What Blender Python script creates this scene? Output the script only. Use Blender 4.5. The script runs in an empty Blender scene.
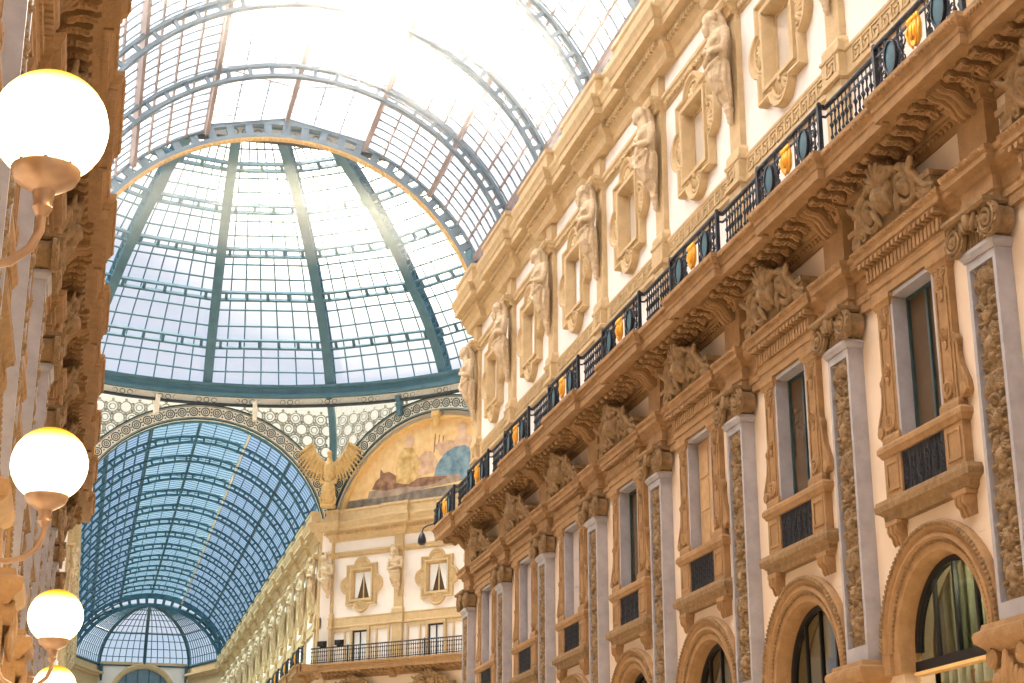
import bpy, bmesh, math, random
import numpy as np
from mathutils import Vector, Matrix
PI = math.pi
S = bpy.context.scene
COL = S.collection
ZC = 1.6                      # eye height; heights below are measured from the eye
random.seed(4)

# ------------------------------------------------------------------ materials
def nt(name):
    m = bpy.data.materials.new(name); m.use_nodes = True
    n = m.node_tree; n.nodes.clear()
    return m, n.nodes, n.links

def mat(name, c, rough=.7, var=.12, scale=3., bump=.0, bscale=30., metal=0., spec=.3, c2=None):
    m, N, L = nt(name)
    o = N.new('ShaderNodeOutputMaterial'); p = N.new('ShaderNodeBsdfPrincipled')
    p.inputs['Roughness'].default_value = rough; p.inputs['Metallic'].default_value = metal
    p.inputs['Specular IOR Level'].default_value = spec
    L.new(p.outputs[0], o.inputs[0])
    tc = N.new('ShaderNodeTexCoord')
    if var > 0 or c2:
        no = N.new('ShaderNodeTexNoise'); no.inputs['Scale'].default_value = scale
        no.inputs['Detail'].default_value = 6; no.inputs['Roughness'].default_value = .65
        L.new(tc.outputs['Object'], no.inputs['Vector'])
        r = N.new('ShaderNodeValToRGB'); L.new(no.outputs[0], r.inputs[0])
        a = [max(0, x*(1-var)) for x in c]; b = c2 or [min(1, x*(1+var)) for x in c]
        r.color_ramp.elements[0].position = .3; r.color_ramp.elements[1].position = .7
        r.color_ramp.elements[0].color = (*a, 1); r.color_ramp.elements[1].color = (*b, 1)
        L.new(r.outputs[0], p.inputs['Base Color'])
    else:
        p.inputs['Base Color'].default_value = (*c, 1)
    if bump > 0:
        n2 = N.new('ShaderNodeTexNoise'); n2.inputs['Scale'].default_value = bscale; n2.inputs['Detail'].default_value = 4
        L.new(tc.outputs['Object'], n2.inputs['Vector'])
        bp = N.new('ShaderNodeBump'); bp.inputs['Strength'].default_value = bump; bp.inputs['Distance'].default_value = .05
        L.new(n2.outputs[0], bp.inputs['Height']); L.new(bp.outputs[0], p.inputs['Normal'])
    return m

def glassmat(name, tint, gloss=.06, diff=0., dcol=(1, 1, 1)):
    m, N, L = nt(name)
    o = N.new('ShaderNodeOutputMaterial')
    t = N.new('ShaderNodeBsdfTransparent'); t.inputs[0].default_value = (*tint, 1)
    g = N.new('ShaderNodeBsdfGlossy'); g.inputs['Roughness'].default_value = .03
    mx = N.new('ShaderNodeMixShader'); mx.inputs[0].default_value = gloss
    L.new(t.outputs[0], mx.inputs[1]); L.new(g.outputs[0], mx.inputs[2])
    out = mx
    if diff > 0:
        d = N.new('ShaderNodeBsdfTranslucent'); d.inputs[0].default_value = (*dcol, 1)
        m2 = N.new('ShaderNodeMixShader'); m2.inputs[0].default_value = diff
        L.new(mx.outputs[0], m2.inputs[1]); L.new(d.outputs[0], m2.inputs[2]); out = m2
    L.new(out.outputs[0], o.inputs[0])
    return m

def emit(name, c, s):
    m, N, L = nt(name)
    o = N.new('ShaderNodeOutputMaterial'); e = N.new('ShaderNodeEmission')
    e.inputs[0].default_value = (*c, 1); e.inputs[1].default_value = s
    L.new(e.outputs[0], o.inputs[0]); return m

MT = dict(
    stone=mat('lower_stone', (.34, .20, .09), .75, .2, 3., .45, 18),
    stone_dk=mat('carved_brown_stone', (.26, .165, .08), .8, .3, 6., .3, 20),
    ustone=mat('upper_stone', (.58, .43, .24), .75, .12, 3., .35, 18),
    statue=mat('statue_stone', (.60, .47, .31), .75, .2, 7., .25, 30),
    plaster=mat('white_plaster', (.85, .80, .76), .85, .03, 1.2),
    pink=mat('pale_pink_plaster', (.74, .60, .46), .85, .06, .7, .05, 8),
    grey=mat('grey_marble', (.38, .365, .385), .45, .16, 2.5),
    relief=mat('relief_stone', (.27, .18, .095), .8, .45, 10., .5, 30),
    iron=mat('black_iron', (.018, .022, .032), .4, .2, 6, metal=.2, spec=.5),
    dark=mat('dark_metal_frame', (.012, .012, .014), .5, 0),
    gold=mat('gilded_metal', (.85, .45, .06), .35, .1, 9, metal=.7),
    teal=mat('teal_enamel', (.06, .14, .18), .5, .1, 9),
    steel=mat('blue_steel', (.035, .10, .135), .5, .18, 1.5),
    steel_grey=mat('grey_blue_steel', (.20, .27, .32), .5, .15, 1.5),
    steel_pale=mat('pale_rose_steel', (.36, .30, .28), .55, .15, 1.5),
    cream=mat('cream_painted_metal', (.90, .85, .74), .6, .08, 3),
    gilt=mat('ochre_moulding', (.70, .47, .20), .6, .1, 3),
    tealline=mat('dark_teal_tracery', (.05, .10, .11), .6, .1, 3),
    floor=mat('mosaic_floor', (.50, .42, .34), .35, .2, 1.0),
    bronze=mat('lamp_bronze', (.42, .27, .16), .35, .15, 8, metal=.5),
    wood=mat('tan_wood', (.50, .32, .16), .6, .2, 3),
    blind=mat('lilac_grey_blind', (.50, .43, .40), .8, .08, 2),
    curtain=mat('white_curtain', (.80, .82, .84), .9, .05, 6),
    room=mat('brown_room', (.24, .15, .07), .9, .2, 2),
    eagle=mat('gilded_sculpture', (.62, .42, .18), .6, .18, 5, .2, 25),
    drape=mat('sage_curtain', (.36, .37, .27), .9, .15, 3),
    leaf=mat('plant_leaf', (.12, .22, .03), .7, .2, 8),
    lead=mat('dark_lead', (.05, .055, .06), .7, .2, 4),
    g_white=glassmat('clear_roof_glass', (.93, .95, 1.0), .04),
    g_blue=glassmat('blue_roof_glass', (.78, .90, .99), .03),
    g_near=glassmat('frosted_roof_glass', (.95, .95, 1.0), .03, .55, (.95, .94, .97)),
    g_dome=glassmat('dome_glass', (.97, .98, 1.0), .03, 0, (.93, .95, 1.)),
    casement=mat('green_bronze', (.035, .065, .07), .4, .15, 4),
    steel_dome=mat('slate_blue_steel', (.095, .20, .26), .5, .15, 1.5),
    lacegrey=mat('grey_tracery_metal', (.30, .30, .27), .6, .1, 3),
    g_cyan=glassmat('cyan_roof_glass', (.80, .95, 1.), .03),
    g_pale=glassmat('pale_frosted_glass', (.88, .87, .80), .03, .07, (.8, .78, .7)),
    g_win=glassmat('window_glass', (.55, .58, .52), .16),
    pane=mat('dark_pane', (.10, .062, .032), .04, .2, .8, spec=.8),
    pane_up=mat('tan_pane', (.60, .54, .46), .12, .15, .8, spec=.6),
    pane_b=mat('blue_pane', (.16, .22, .28), .04, .2, .8, spec=.8),
)
def globe_mat():
    m, N, L = nt('lit_opal_globe')
    o = N.new('ShaderNodeOutputMaterial'); e = N.new('ShaderNodeEmission')
    tc = N.new('ShaderNodeTexCoord'); sp = N.new('ShaderNodeSeparateXYZ')
    L.new(tc.outputs['Generated'], sp.inputs[0])
    r = N.new('ShaderNodeValToRGB'); L.new(sp.outputs[2], r.inputs[0])
    el = r.color_ramp.elements
    el[0].position = .0; el[0].color = (1.0, .80, .36, 1)
    el[1].position = 1.; el[1].color = (.95, .36, .02, 1)
    a = el.new(.5); a.color = (1.0, .86, .58, 1)
    a = el.new(.78); a.color = (1.0, .72, .25, 1)
    a = el.new(.9); a.color = (1.0, .48, .03, 1)
    r2 = N.new('ShaderNodeMapRange'); L.new(sp.outputs[2], r2.inputs[0])
    r2.inputs[1].default_value = .6; r2.inputs[2].default_value = .97; r2.inputs[3].default_value = 5.; r2.inputs[4].default_value = .8
    L.new(r.outputs[0], e.inputs[0]); L.new(r2.outputs[0], e.inputs[1]); L.new(e.outputs[0], o.inputs[0])
    return m
MT['globe'] = globe_mat()

# ------------------------------------------------------------------ mesh collector
class M:
    def __init__(s): s.v = []; s.f = []
    def add(s, v, f):
        b = len(s.v); s.v += [tuple(p) for p in v]; s.f += [tuple(i+b for i in q) for q in f]; return s
    def box(s, x0, x1, y0, y1, z0, z1):
        return s.add([(x0, y0, z0), (x1, y0, z0), (x1, y1, z0), (x0, y1, z0), (x0, y0, z1), (x1, y0, z1), (x1, y1, z1), (x0, y1, z1)],
                     [(0, 3, 2, 1), (4, 5, 6, 7), (0, 1, 5, 4), (1, 2, 6, 5), (2, 3, 7, 6), (3, 0, 4, 7)])
    def loft(s, rings, cap=True, ring_closed=True, path_closed=False):
        n = len(rings[0]); k = len(rings); v = [p for r in rings for p in r]; f = []
        for i in range(k if path_closed else k-1):
            j = (i+1) % k
            for a in range(n if ring_closed else n-1):
                b = (a+1) % n
                f.append((i*n+a, i*n+b, j*n+b, j*n+a))
        if cap and not path_closed and ring_closed:
            f.append(tuple(range(n-1, -1, -1))); f.append(tuple((k-1)*n+a for a in range(n)))
        return s.add(v, f)
    def sweep(s, path, prof, closed=False):
        """profile [(outward offset, z)] along a plan path [(x, y)], mitred; outward is to the path's right-hand side"""
        k = len(path); rings = []
        for i in range(k):
            ns = []
            for a, b in ((i-1, i), (i, i+1)):
                if closed: a %= k; b %= k
                if 0 <= a < k and 0 <= b < k:
                    dx, dy = path[b][0]-path[a][0], path[b][1]-path[a][1]; l = math.hypot(dx, dy) or 1
                    ns.append((dy/l, -dx/l))
            if len(ns) == 1: m = ns[0]
            else:
                d = 1+ns[0][0]*ns[1][0]+ns[0][1]*ns[1][1]; d = max(d, .2)
                m = ((ns[0][0]+ns[1][0])/d, (ns[0][1]+ns[1][1])/d)
            rings.append([(path[i][0]+o*m[0], path[i][1]+o*m[1], z) for o, z in prof])
        return s.loft(rings, path_closed=closed)
    def tube(s, pts, r, n=6, cap=True):
        pts = [Vector(p) for p in pts]; k = len(pts); rings = []
        up = None
        for i in range(k):
            t = (pts[min(i+1, k-1)]-pts[max(i-1, 0)]).normalized()
            if up is None:
                up = Vector((0, 0, 1)) if abs(t.z) < .9 else Vector((1, 0, 0))
            a = t.cross(up).normalized(); b = a.cross(t).normalized(); up = b
            rr = r[i] if isinstance(r, (list, tuple)) else r
            rings.append([pts[i]+a*(rr*math.cos(2*PI*q/n))+b*(rr*math.sin(2*PI*q/n)) for q in range(n)])
        return s.loft(rings, cap)
    def lathe(s, prof, c, axis='z', n=16, cap=True):
        rings = []
        for r, h in prof:
            ring = []
            for q in range(n):
                a = 2*PI*q/n; u, w = r*math.cos(a), r*math.sin(a)
                p = (u, w, h) if axis == 'z' else ((h, u, w) if axis == 'x' else (w, h, u))
                ring.append((c[0]+p[0], c[1]+p[1], c[2]+p[2]))
            rings.append(ring)
        return s.loft(rings, cap)
    def ell(s, c, r, n=10, k=7, rot=None):
        rings = []
        for i in range(k+1):
            a = PI*i/k; sr = max(math.sin(a), .02)
            ring = []
            for q in range(n):
                p = Vector((r[0]*sr*math.cos(2*PI*q/n), r[1]*sr*math.sin(2*PI*q/n), -r[2]*math.cos(a)))
                if rot is not None: p = rot @ p
                ring.append((c[0]+p[0], c[1]+p[1], c[2]+p[2]))
            rings.append(ring)
        return s.loft(rings)
    def prism(s, pts, a0, a1, plane='yz'):
        def q(u, w, a): return {'yz': (a, u, w), 'xz': (u, a, w), 'xy': (u, w, a)}[plane]
        return s.loft([[q(u, w, a0) for u, w in pts], [q(u, w, a1) for u, w in pts]])
    def arc(s, prof, z0, a0=0., a1=180., n=24, y0=0.):
        """profile [(radius, x)] turned about the x axis through (y0, z0)"""
        rings = []
        for i in range(n+1):
            a = math.radians(a0+(a1-a0)*i/n)
            rings.append([(x, y0+r*math.cos(a), z0+r*math.sin(a)) for r, x in prof])
        return s.loft(rings)
    def spiral(s, c, r0, turns, w, x0, out=1, start=0., n=30, th=None):
        pts, rr = [], []
        for i in range(n+1):
            t = i/n; a = start+out*turns*2*PI*t; r = r0*(1-t*.86)
            pts.append((x0+.03*t, c[0]+r*math.cos(a), c[1]+r*math.sin(a))); rr.append(w*(1-.45*t))
        return s.tube(pts, rr, 6)
    def join(s, o, dx=0, dy=0, dz=0):
        return s.add([(x+dx, y+dy, z+dz) for x, y, z in o.v], o.f)
    def mesh(s, name, m, base=0., smooth=None, off=(0, 0)):
        me = bpy.data.meshes.new(name)
        me.from_pydata([(x-off[0], y-off[1], z-base) for x, y, z in s.v], [], s.f)
        bm = bmesh.new(); bm.from_mesh(me); bmesh.ops.recalc_face_normals(bm, faces=bm.faces); bm.to_mesh(me); bm.free()
        me.materials.append(MT[m])
        if smooth is not None:
            me.polygons.foreach_set('use_smooth', [True]*len(me.polygons))
            me.set_sharp_from_angle(angle=math.radians(smooth))
        me.update(); return me

def fuse(m, name, material, base=0., voxel=.03, it=2, fac=.5):
    """weld overlapping volumes into one continuous carved surface"""
    me = m.mesh(name+'_raw', material, base)
    o = bpy.data.objects.new(name+'_raw', me); COL.objects.link(o)
    r = o.modifiers.new('r', 'REMESH'); r.mode = 'VOXEL'; r.voxel_size = voxel; r.use_smooth_shade = True
    if it:
        sm = o.modifiers.new('s', 'SMOOTH'); sm.iterations = it; sm.factor = fac
    dg = bpy.context.evaluated_depsgraph_get()
    out = bpy.data.meshes.new_from_object(o.evaluated_get(dg)); out.name = name
    bpy.data.objects.remove(o); bpy.data.meshes.remove(me)
    out.polygons.foreach_set('use_smooth', [True]*len(out.polygons))
    if not out.materials: out.materials.append(MT[material])
    return out

# ------------------------------------------------------------------ scene objects
def link(name, me, parent=None, loc=(0, 0, 0), rot=0.):
    o = bpy.data.objects.new(name, me); COL.objects.link(o)
    o.location = loc; o.rotation_euler = (0, 0, rot); o.parent = parent; return o
def tag(o, label, cat, group=None):
    o['label'] = label; o['category'] = cat
    if group: o['group'] = group
    return o
def struct(name, m, material, smooth=None):
    o = link(name, m.mesh(name, material, 0., smooth)); o.location.z = ZC; o['kind'] = 'structure'; return o

class Tmpl:
    """one kind of thing: parts [(name, mesh, (x,y,z), sub-parts, label)] around a base height"""
    def __init__(s, name, cat, base): s.name, s.cat, s.base, s.parts = name, cat, base, []
    def add(s, name, m, material=None, smooth=None, loc=(0, 0, 0), sub=(), label=None):
        if isinstance(m, M): m = m.mesh(name, material, s.base, smooth)
        s.parts.append((name, m, loc, list(sub), label)); return s
    def sub(s, name, m, material=None, smooth=None, loc=(0, 0, 0)):
        if isinstance(m, M): m = m.mesh(name, material, s.base, smooth)
        s.parts[-1][3].append((name, m, loc)); return s
    def put(s, xy, rot, label, group=None, skip=(), swap=None):
        r = bpy.data.objects.new(s.name, None); COL.objects.link(r); r.empty_display_size = .2
        r.location = (xy[0], xy[1], ZC+s.base); r.rotation_euler = (0, 0, rot)
        tag(r, label, s.cat, group); r['kind'] = 'thing'
        for name, me, loc, sub, lab in s.parts:
            if name in skip: continue
            if swap and name in swap: me = swap[name]
            o = link(name, me, r, loc)
            if lab: o['label'] = lab
            for n2, me2, l2 in sub: link(n2, me2, o, l2)
        return r

class Face:
    """a facade: origin on the wall plane, rotation, labels' words"""
    def __init__(s, ox, oy, rot, words): s.o, s.r, s.words = (ox, oy), rot, words
    def at(s, y, x=0.):
        c, q = math.cos(s.r), math.sin(s.r)
        return (s.o[0]+c*x-q*y, s.o[1]+q*x+c*y)
    def world(s, m):
        c, q = math.cos(s.r), math.sin(s.r)
        o = M(); o.f = m.f; o.v = [(s.o[0]+c*x-q*y, s.o[1]+q*x+c*y, z) for x, y, z in m.v]; return o

B = 5.33                                   # bay length
XR, XL, XM = 13.75, -1.46, 6.145           # wall planes of the arm, its axis
Y0 = 22.05                                 # a pilaster's axis
PIL = [Y0+B*k for k in range(8)]           # 21.97 .. 59.28
YO, AP, HS = 82.3, 20.3, 8.4               # octagon centre, apothem, half side
FR = Face(XR, 0., PI, 'the sunlit facade')
FL = Face(XL, 0., 0., 'the lamp-hung facade')
DC = (XM+AP*math.sqrt(.5), YO+AP*math.sqrt(.5))
FD = Face(DC[0], DC[1], math.radians(225), 'the mural wall')
FF = Face(XR, 0., PI, 'the far arm facade')
ORD = ['first', 'second', 'third', 'fourth', 'fifth', 'sixth', 'seventh', 'eighth', 'ninth', 'tenth', 'eleventh', 'twelfth', 'thirteenth', 'fourteenth', 'fifteenth', 'sixteenth']
# ------------------------------------------------------------------ carved details
def relief_panel(w, z0, z1, x0, amp, seed, nx=44, dz=.024):
    """candelabra, masks and acanthus sprays as a height field, mirrored about the panel's axis"""
    rnd = random.Random(seed); nz = int((z1-z0)/dz)
    U = np.linspace(-1, 1, nx+1); Z = np.linspace(z0, z1, nz+1)
    H = np.zeros((nz+1, nx+1)); uu = np.abs(U)[None, :]; zz = Z[:, None]
    def lobe(cu, cz, ang, l, wd, a):
        nonlocal H
        du, dv = (uu-cu)*w, zz-cz
        p = du*math.cos(ang)+dv*math.sin(ang); q = -du*math.sin(ang)+dv*math.cos(ang)
        d = ((p-l*.5)/(l*.55))**2+(q/wd)**2
        H = np.maximum(H, np.sqrt(np.clip(1-d, 0, 1))*a*(1-.35*np.exp(-(q/(wd*.22))**2)))
    def ball(cu, cz, r, a):
        nonlocal H
        d = ((uu-cu)*w/r)**2+((zz-cz)/r)**2
        H = np.maximum(H, np.sqrt(np.clip(1-d, 0, 1))*a)
    z = z0+.08; k = 0
    while z < z1-.3:
        h = rnd.uniform(.5, .72)
        if k % 3 == 0:                       # vase with a spray
            ball(0, z+.12, .1, .8); ball(0, z+.3, .17, 1.); lobe(0, z+.1, PI/2, .4, .06, .9)
            for j in range(4): lobe(.12, z+.36+.03*j, .2+.33*j, .24, .05, .85)
            ball(.72, z+.18, .06, .7); ball(.5, z+.05, .05, .6)
        elif k % 3 == 1:                     # mask between scrolls
            ball(0, z+.28, .13, 1.); ball(.2, z+.4, .06, .8); ball(0, z+.16, .05, .9)
            for j in range(5): lobe(.3, z+.12+.1*j, -.5+.45*j, .22, .045, .75)
            ball(.75, z+.5, .07, .7); ball(.75, z+.08, .06, .65)
        else:                                # acanthus fan
            for j in range(6): lobe(0, z+.08+.02*j, PI/2-.12-.3*j, .40-.03*j, .05, .9-.05*j)
            ball(.0, z+.06, .07, 1.); ball(.62, z+.42, .06, .7); lobe(.85, z+.05, PI/2, .3, .04, .6)
        for j in range(3): ball(rnd.uniform(.15, .85), z+rnd.uniform(0, h), rnd.uniform(.025, .05), rnd.uniform(.4, .7))
        z += h; k += 1
    H[:, 0] = H[:, -1] = 0; H[0, :] = H[-1, :] = 0
    m = M(); v = []; f = []
    for j in range(nz+1):
        for i in range(nx+1): v.append((x0+amp*H[j, i], U[i]*w, Z[j]))
    n = nx+1
    for j in range(nz):
        for i in range(nx): f.append((j*n+i, j*n+i+1, (j+1)*n+i+1, (j+1)*n+i))
    b = len(v)
    v += [(x0-.06, -w, z0), (x0-.06, w, z0), (x0-.06, w, z1), (x0-.06, -w, z1)]
    f += [(b, b+3, b+2, b+1)]
    bot = [i for i in range(n)]; top = [nz*n+i for i in range(n)]
    f += [tuple([b, b+1]+bot[::-1]), tuple([b+2, b+3]+top)]
    lef = [j*n for j in range(nz+1)]; rig = [j*n+nx for j in range(nz+1)]
    f += [tuple([b+3, b]+lef), tuple([b+1, b+2]+rig[::-1])]
    return m.add(v, f)

def rosette(m, x, y, z, r):
    m.lathe([(r, x-.03), (r, x+.03), (r*.85, x+.055), (r*.72, x+.03), (r*.65, x+.02)], (0, y, z), 'x', 16)
    for q in range(8):
        a = 2*PI*q/8; m.ell((x+.03, y+r*.45*math.cos(a), z+r*.45*math.sin(a)), (.045, r*.2, r*.2), 6, 4)
    m.ell((x+.04, y, z), (.06, r*.22, r*.22), 6, 4)

def leaf(m, x, y, z, ang, l, w, t=.05, lift=.08):
    """an acanthus lobe growing from (y, z) at angle ang"""
    R = Matrix.Rotation(ang-PI/2, 3, 'X')
    m.ell((x+lift, y+math.cos(ang)*l*.5, z+math.sin(ang)*l*.5), (t, w*.5, l*.55), 8, 5, R)

def beads(m, pts, r, n=6, k=4):
    for p in pts: m.ell(p, (r, r, r), n, k)

# --- pilaster of the lower storey: marble frame, carved panel, Ionic capital
def t_pilaster():
    t = Tmpl('pilaster', 'pilaster', 3.85)
    m = M()
    m.box(0, .2, -.44, .44, 3.85, 9.72)
    for s in (-1, 1): m.box(.2, .31, s*.44, s*.355, 3.85, 9.72)
    m.box(.2, .31, -.355, .355, 9.55, 9.72); m.box(.2, .31, -.355, .355, 3.85, 4.15)
    t.add('shaft', m, 'grey')
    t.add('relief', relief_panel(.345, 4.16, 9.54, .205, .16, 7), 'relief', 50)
    m = M(); m.sweep([(0, -.45), (.32, -.45), (.32, .45), (0, .45)], [(-.1, 9.7), (.02, 9.7), (.04, 9.75), (.07, 9.79), (.07, 9.85), (-.1, 9.86)])
    t.add('necking', m, 'grey')
    m = M(); m.box(0, .3, -.46, .46, 9.86, 10.18)
    for i in range(9): m.tube([(.31, -.41+.1025*i, 9.87), (.31, -.41+.1025*i, 10.14)], .04, 6)
    for s in (-1, 1):
        for i in range(3): m.tube([(.05+.09*i, s*.46, 9.87), (.05+.09*i, s*.46, 10.14)], .04, 6)
    for i in range(7): m.ell((.4, -.42+.14*i, 10.2), (.1, .065, .1), 8, 5)
    m.box(0, .44, -.5, .5, 10.16, 10.36)
    m.sweep([(0, -.5), (.42, -.5), (.42, .5), (0, .5)], [(-.2, 10.36), (.12, 10.36), (.16, 10.4), (.16, 10.46), (-.2, 10.46)])
    leaf(m, .42, 0, 10.12, PI/2, .34, .22, .07)
    for a in (.5, -.5): leaf(m, .4, .1*(1 if a < 0 else -1), 10.1, PI/2+a, .28, .12, .06)
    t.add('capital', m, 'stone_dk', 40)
    for s in (-1, 1):
        m = M()
        m.lathe([(.23, .08), (.23, .3), (.26, .36), (.3, .38), (.3, .45), (.26, .46), (.24, .42), (.1, .43)], (0, s*.52, 10.12), 'x', 24)
        m.spiral((s*.52, 10.12), .25, 2.2, .04, .45, -s, PI/2)
        for q in range(14):
            a = 2*PI*q/14; m.ell((.46, s*.52+.28*math.cos(a), 10.12+.28*math.sin(a)), (.03, .03, .03), 5, 3)
        m.ell((.47, s*.52, 10.12), (.06, .075, .075), 8, 5)
        t.add('volute', m, 'stone_dk', 40)
    m = M(); m.sweep([(0, -.44), (.25, -.44), (.25, .44), (0, .44)], [(-.2, 11.32), (0, 11.32), (0, 12.3), (-.2, 12.3)])
    m.sweep([(0, -.46), (.27, -.46), (.27, .46), (0, .46)], [(-.2, 11.32), (.04, 11.32), (.04, 11.44), (0, 11.5), (-.2, 11.5)])
    t.add('upper_block', m, 'stone')
    return t

# --- lower-storey bay: the ground pier below each pilaster
def t_pier():
    t = Tmpl('ground_pier', 'pier', -ZC)
    m = M(); m.box(0, .5, -.62, .62, -1.6, -.9); m.box(0, .4, -.52, .52, -.9, 2.75)
    t.add('pier_shaft', m, 'stone')
    m = M(); m.box(0, .42, -.54, .54, 2.75, 3.5)
    m.sweep([(0, -.52), (.42, -.52), (.42, .52), (0, .52)], [(-.2, 3.4), (.04, 3.4), (.1, 3.48), (.2, 3.56), (.22, 3.66), (.2, 3.72), (.12, 3.76), (.1, 3.84), (-.2, 3.86)])
    for s in (-1, 1):
        m.lathe([(.15, .38), (.15, .52), (.1, .55)], (0, s*.4, 3.3), 'x', 14)
        m.spiral((s*.4, 3.3), .15, 1.8, .025, .52, -s, PI/2, 20)
        for q in range(3): leaf(m, .42, s*(.12+.12*q), 2.8, PI/2, .4-.06*q, .16, .06)
    leaf(m, .44, 0, 2.85, PI/2, .55, .2, .07)
    rosette(m, .46, 0, 3.2, .12)
    t.add('pier_capital', m, 'stone', 40)
    return t

def frame_pil(m, s):
    """one side post of the window frame with its cap"""
    m.box(0, .2, s*.8, s*1.3, 7.55, 10.28)
    m.box(.2, .24, s*.86, s*.9, 7.75, 9.7); m.box(.2, .24, s*1.2, s*1.24, 7.75, 9.7)
    m.sweep([(0, s*1.05-.26), (.21, s*1.05-.26), (.21, s*1.05+.26), (0, s*1.05+.26)], [(-.1, 10.08), (.02, 10.08), (.05, 10.15), (.1, 10.2), (.1, 10.28), (-.1, 10.28)])
    m.sweep([(0, s*1.05-.27), (.22, s*1.05-.27), (.22, s*1.05+.27), (0, s*1.05+.27)], [(-.1, 7.55), (.05, 7.55), (.05, 7.66), (.02, 7.72), (-.1, 7.72)])
    for sp in (-.12, .12): m.spiral((s*1.05+sp*1.1, 10.0), .1, 1.4, .025, .22, 1 if sp > 0 else -1, PI/2, 16)

def t_window(pane):
    t = Tmpl('hooded_window', 'window', 5.55)
    def sq(m):
        m.v = [(x*.66 if x > 0 else x, y, z) for x, y, z in m.v]; return m
    for s in (-1, 1):
        m = M(); frame_pil(m, s)
        t.add('frame_post', sq(m), 'stone')
        m = M(); rosette(m, .22, s*1.05, 9.83, .13); leaf(m, .2, s*1.05, 9.7, -PI/2, .22, .16, .04, .03); t.sub('flower', sq(m), 'stone', 50)
        m = M(); rosette(m, .22, s*1.05, 8.9, .12); leaf(m, .2, s*1.05, 8.78, -PI/2, .16, .12, .04, .03); t.sub('flower', sq(m), 'stone', 50)
        m = M(); m.lathe([(.17, .16), (.17, .26), (.13, .28), (.06, .26)], (0, s*1.05, 7.93), 'x', 16); m.spiral((s*1.05, 7.93), .15, 1.6, .03, .27, s, -PI/2, 18); t.sub('scroll', sq(m), 'stone', 50)
        m = M(); pr = [(s*1.3, 8.85), (s*1.37, 8.75), (s*1.36, 8.5), (s*1.4, 8.3), (s*1.5, 8.1), (s*1.58, 7.95), (s*1.6, 7.78), (s*1.55, 7.7), (s*1.3, 7.7)]
        m.prism(pr, .0, .16)
        m.tube([(.17, y, z) for y, z in pr[:7]], .035, 6)
        m.lathe([(.11, 0), (.11, .22), (.06, .24)], (0, s*1.49, 7.83), 'x', 14); m.ell((.12, s*1.36, 8.72), (.12, .07, .1), 8, 5)
        t.add('side_scroll', sq(m), 'stone', 45)
    # marble reveal
    m = M()
    for s in (-1, 1): m.box(-.4, .12, s*.8, s*.72, 7.5, 10.28)
    m.box(-.4, .12, -.8, .8, 10.2, 10.28); m.box(-.4, .1, -.8, .8, 7.42, 7.5)
    t.add('reveal', m, 'grey')
    m = M()
    for s in (-1, 1): m.box(-.26, -.16, s*.72, s*.67, 7.5, 10.2)
    m.box(-.26, -.16, -.67, .67, 10.14, 10.2); m.box(-.26, -.16, -.67, .67, 7.5, 7.56); m.box(-.24, -.16, -.035, .035, 7.56, 10.14)
    t.add('casement_frame', m, 'casement')
    for s in (-1, 1): t.add('pane', M().box(-.23, -.21, s*.67, s*.035, 7.56, 10.14), pane)
    # hood: fluted frieze, dentils
    m = M(); m.box(0, .23, -1.4, 1.4, 10.66, 10.92)
    for i in range(20): m.box(.23, .265, -1.33+.14*i-.045, -1.33+.14*i+.045, 10.67, 10.9)
    t.add('frieze', m, 'stone')
    m = M()
    for i in range(18): m.box(.21, .38, -1.4+.165*i-.05, -1.4+.165*i+.05, 10.95, 11.04)
    t.add('dentil_moulding', m, 'stone')
    # pediment
    m = M()
    out = [(-1.5, 11.3), (1.5, 11.3), (1.5, 11.42), (1.2, 11.5), (.95, 11.75), (.6, 12.0), (.35, 12.2), (-.35, 12.2), (-.6, 12.0), (-.95, 11.75), (-1.2, 11.5), (-1.5, 11.42)]
    m.prism(out, .12, .3)
    for s in (-1, 1):
        m.spiral((s*.66, 11.74), .36, 1.9, .085, .34, -s, PI/2-s*.2, 40)
        m.ell((.38, s*.66, 11.74), (.12, .12, .12), 10, 6)
        m.tube([(.34, s*.66, 12.1), (.34, s*.95, 12.0), (.34, s*1.14, 11.7), (.36, s*1.32, 11.5), (.36, s*1.58, 11.42)], [.07, .09, .09, .08, .05], 8)
        m.tube([(.34, s*.62, 12.1), (.34, s*.4, 12.2), (.34, s*.22, 12.1), (.36, s*.2, 11.9)], [.06, .08, .07, .05], 8)
        m.spiral((s*1.12, 11.5), .15, 1.5, .05, .34, s, PI, 20)
        leaf(m, .34, s*.3, 11.38, PI/2-s*.5, .4, .16, .07); leaf(m, .34, s*1.0, 11.85, PI/2-s*.9, .34, .14, .06)
    m.ell((.46, 0, 11.74), (.2, .18, .24), 12, 9)
    m.ell((.64, 0, 11.72), (.06, .04, .08), 6, 4); m.ell((.58, 0, 11.6), (.08, .08, .06), 6, 4)
    for s in (-1, 1): m.ell((.6, s*.07, 11.8), (.05, .05, .03), 6, 4); m.ell((.4, s*.18, 11.74), (.12, .07, .22), 6, 5)
    m.lathe([(.3, .28), (.32, .36), (.26, .44), (.1, .42)], (0, 0, 11.98), 'x', 20)
    for q in range(7):
        a = PI/2+(q-3)*.42; m.tube([(.44, .12*math.cos(a), 11.98+.12*math.sin(a)), (.42, .36*math.cos(a), 11.98+.36*math.sin(a))], [.03, .065], 6); m.ell((.4, .4*math.cos(a), 11.98+.4*math.sin(a)), (.08, .075, .075), 6, 5)
    m.v = [(x+max(0, z-11.4)*.3, y, z) for x, y, z in m.v]
    t.add('pediment', fuse(m, 'pediment', 'stone_dk', 5.55, .02, 1), label='carved scroll pediment with a head')
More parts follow.
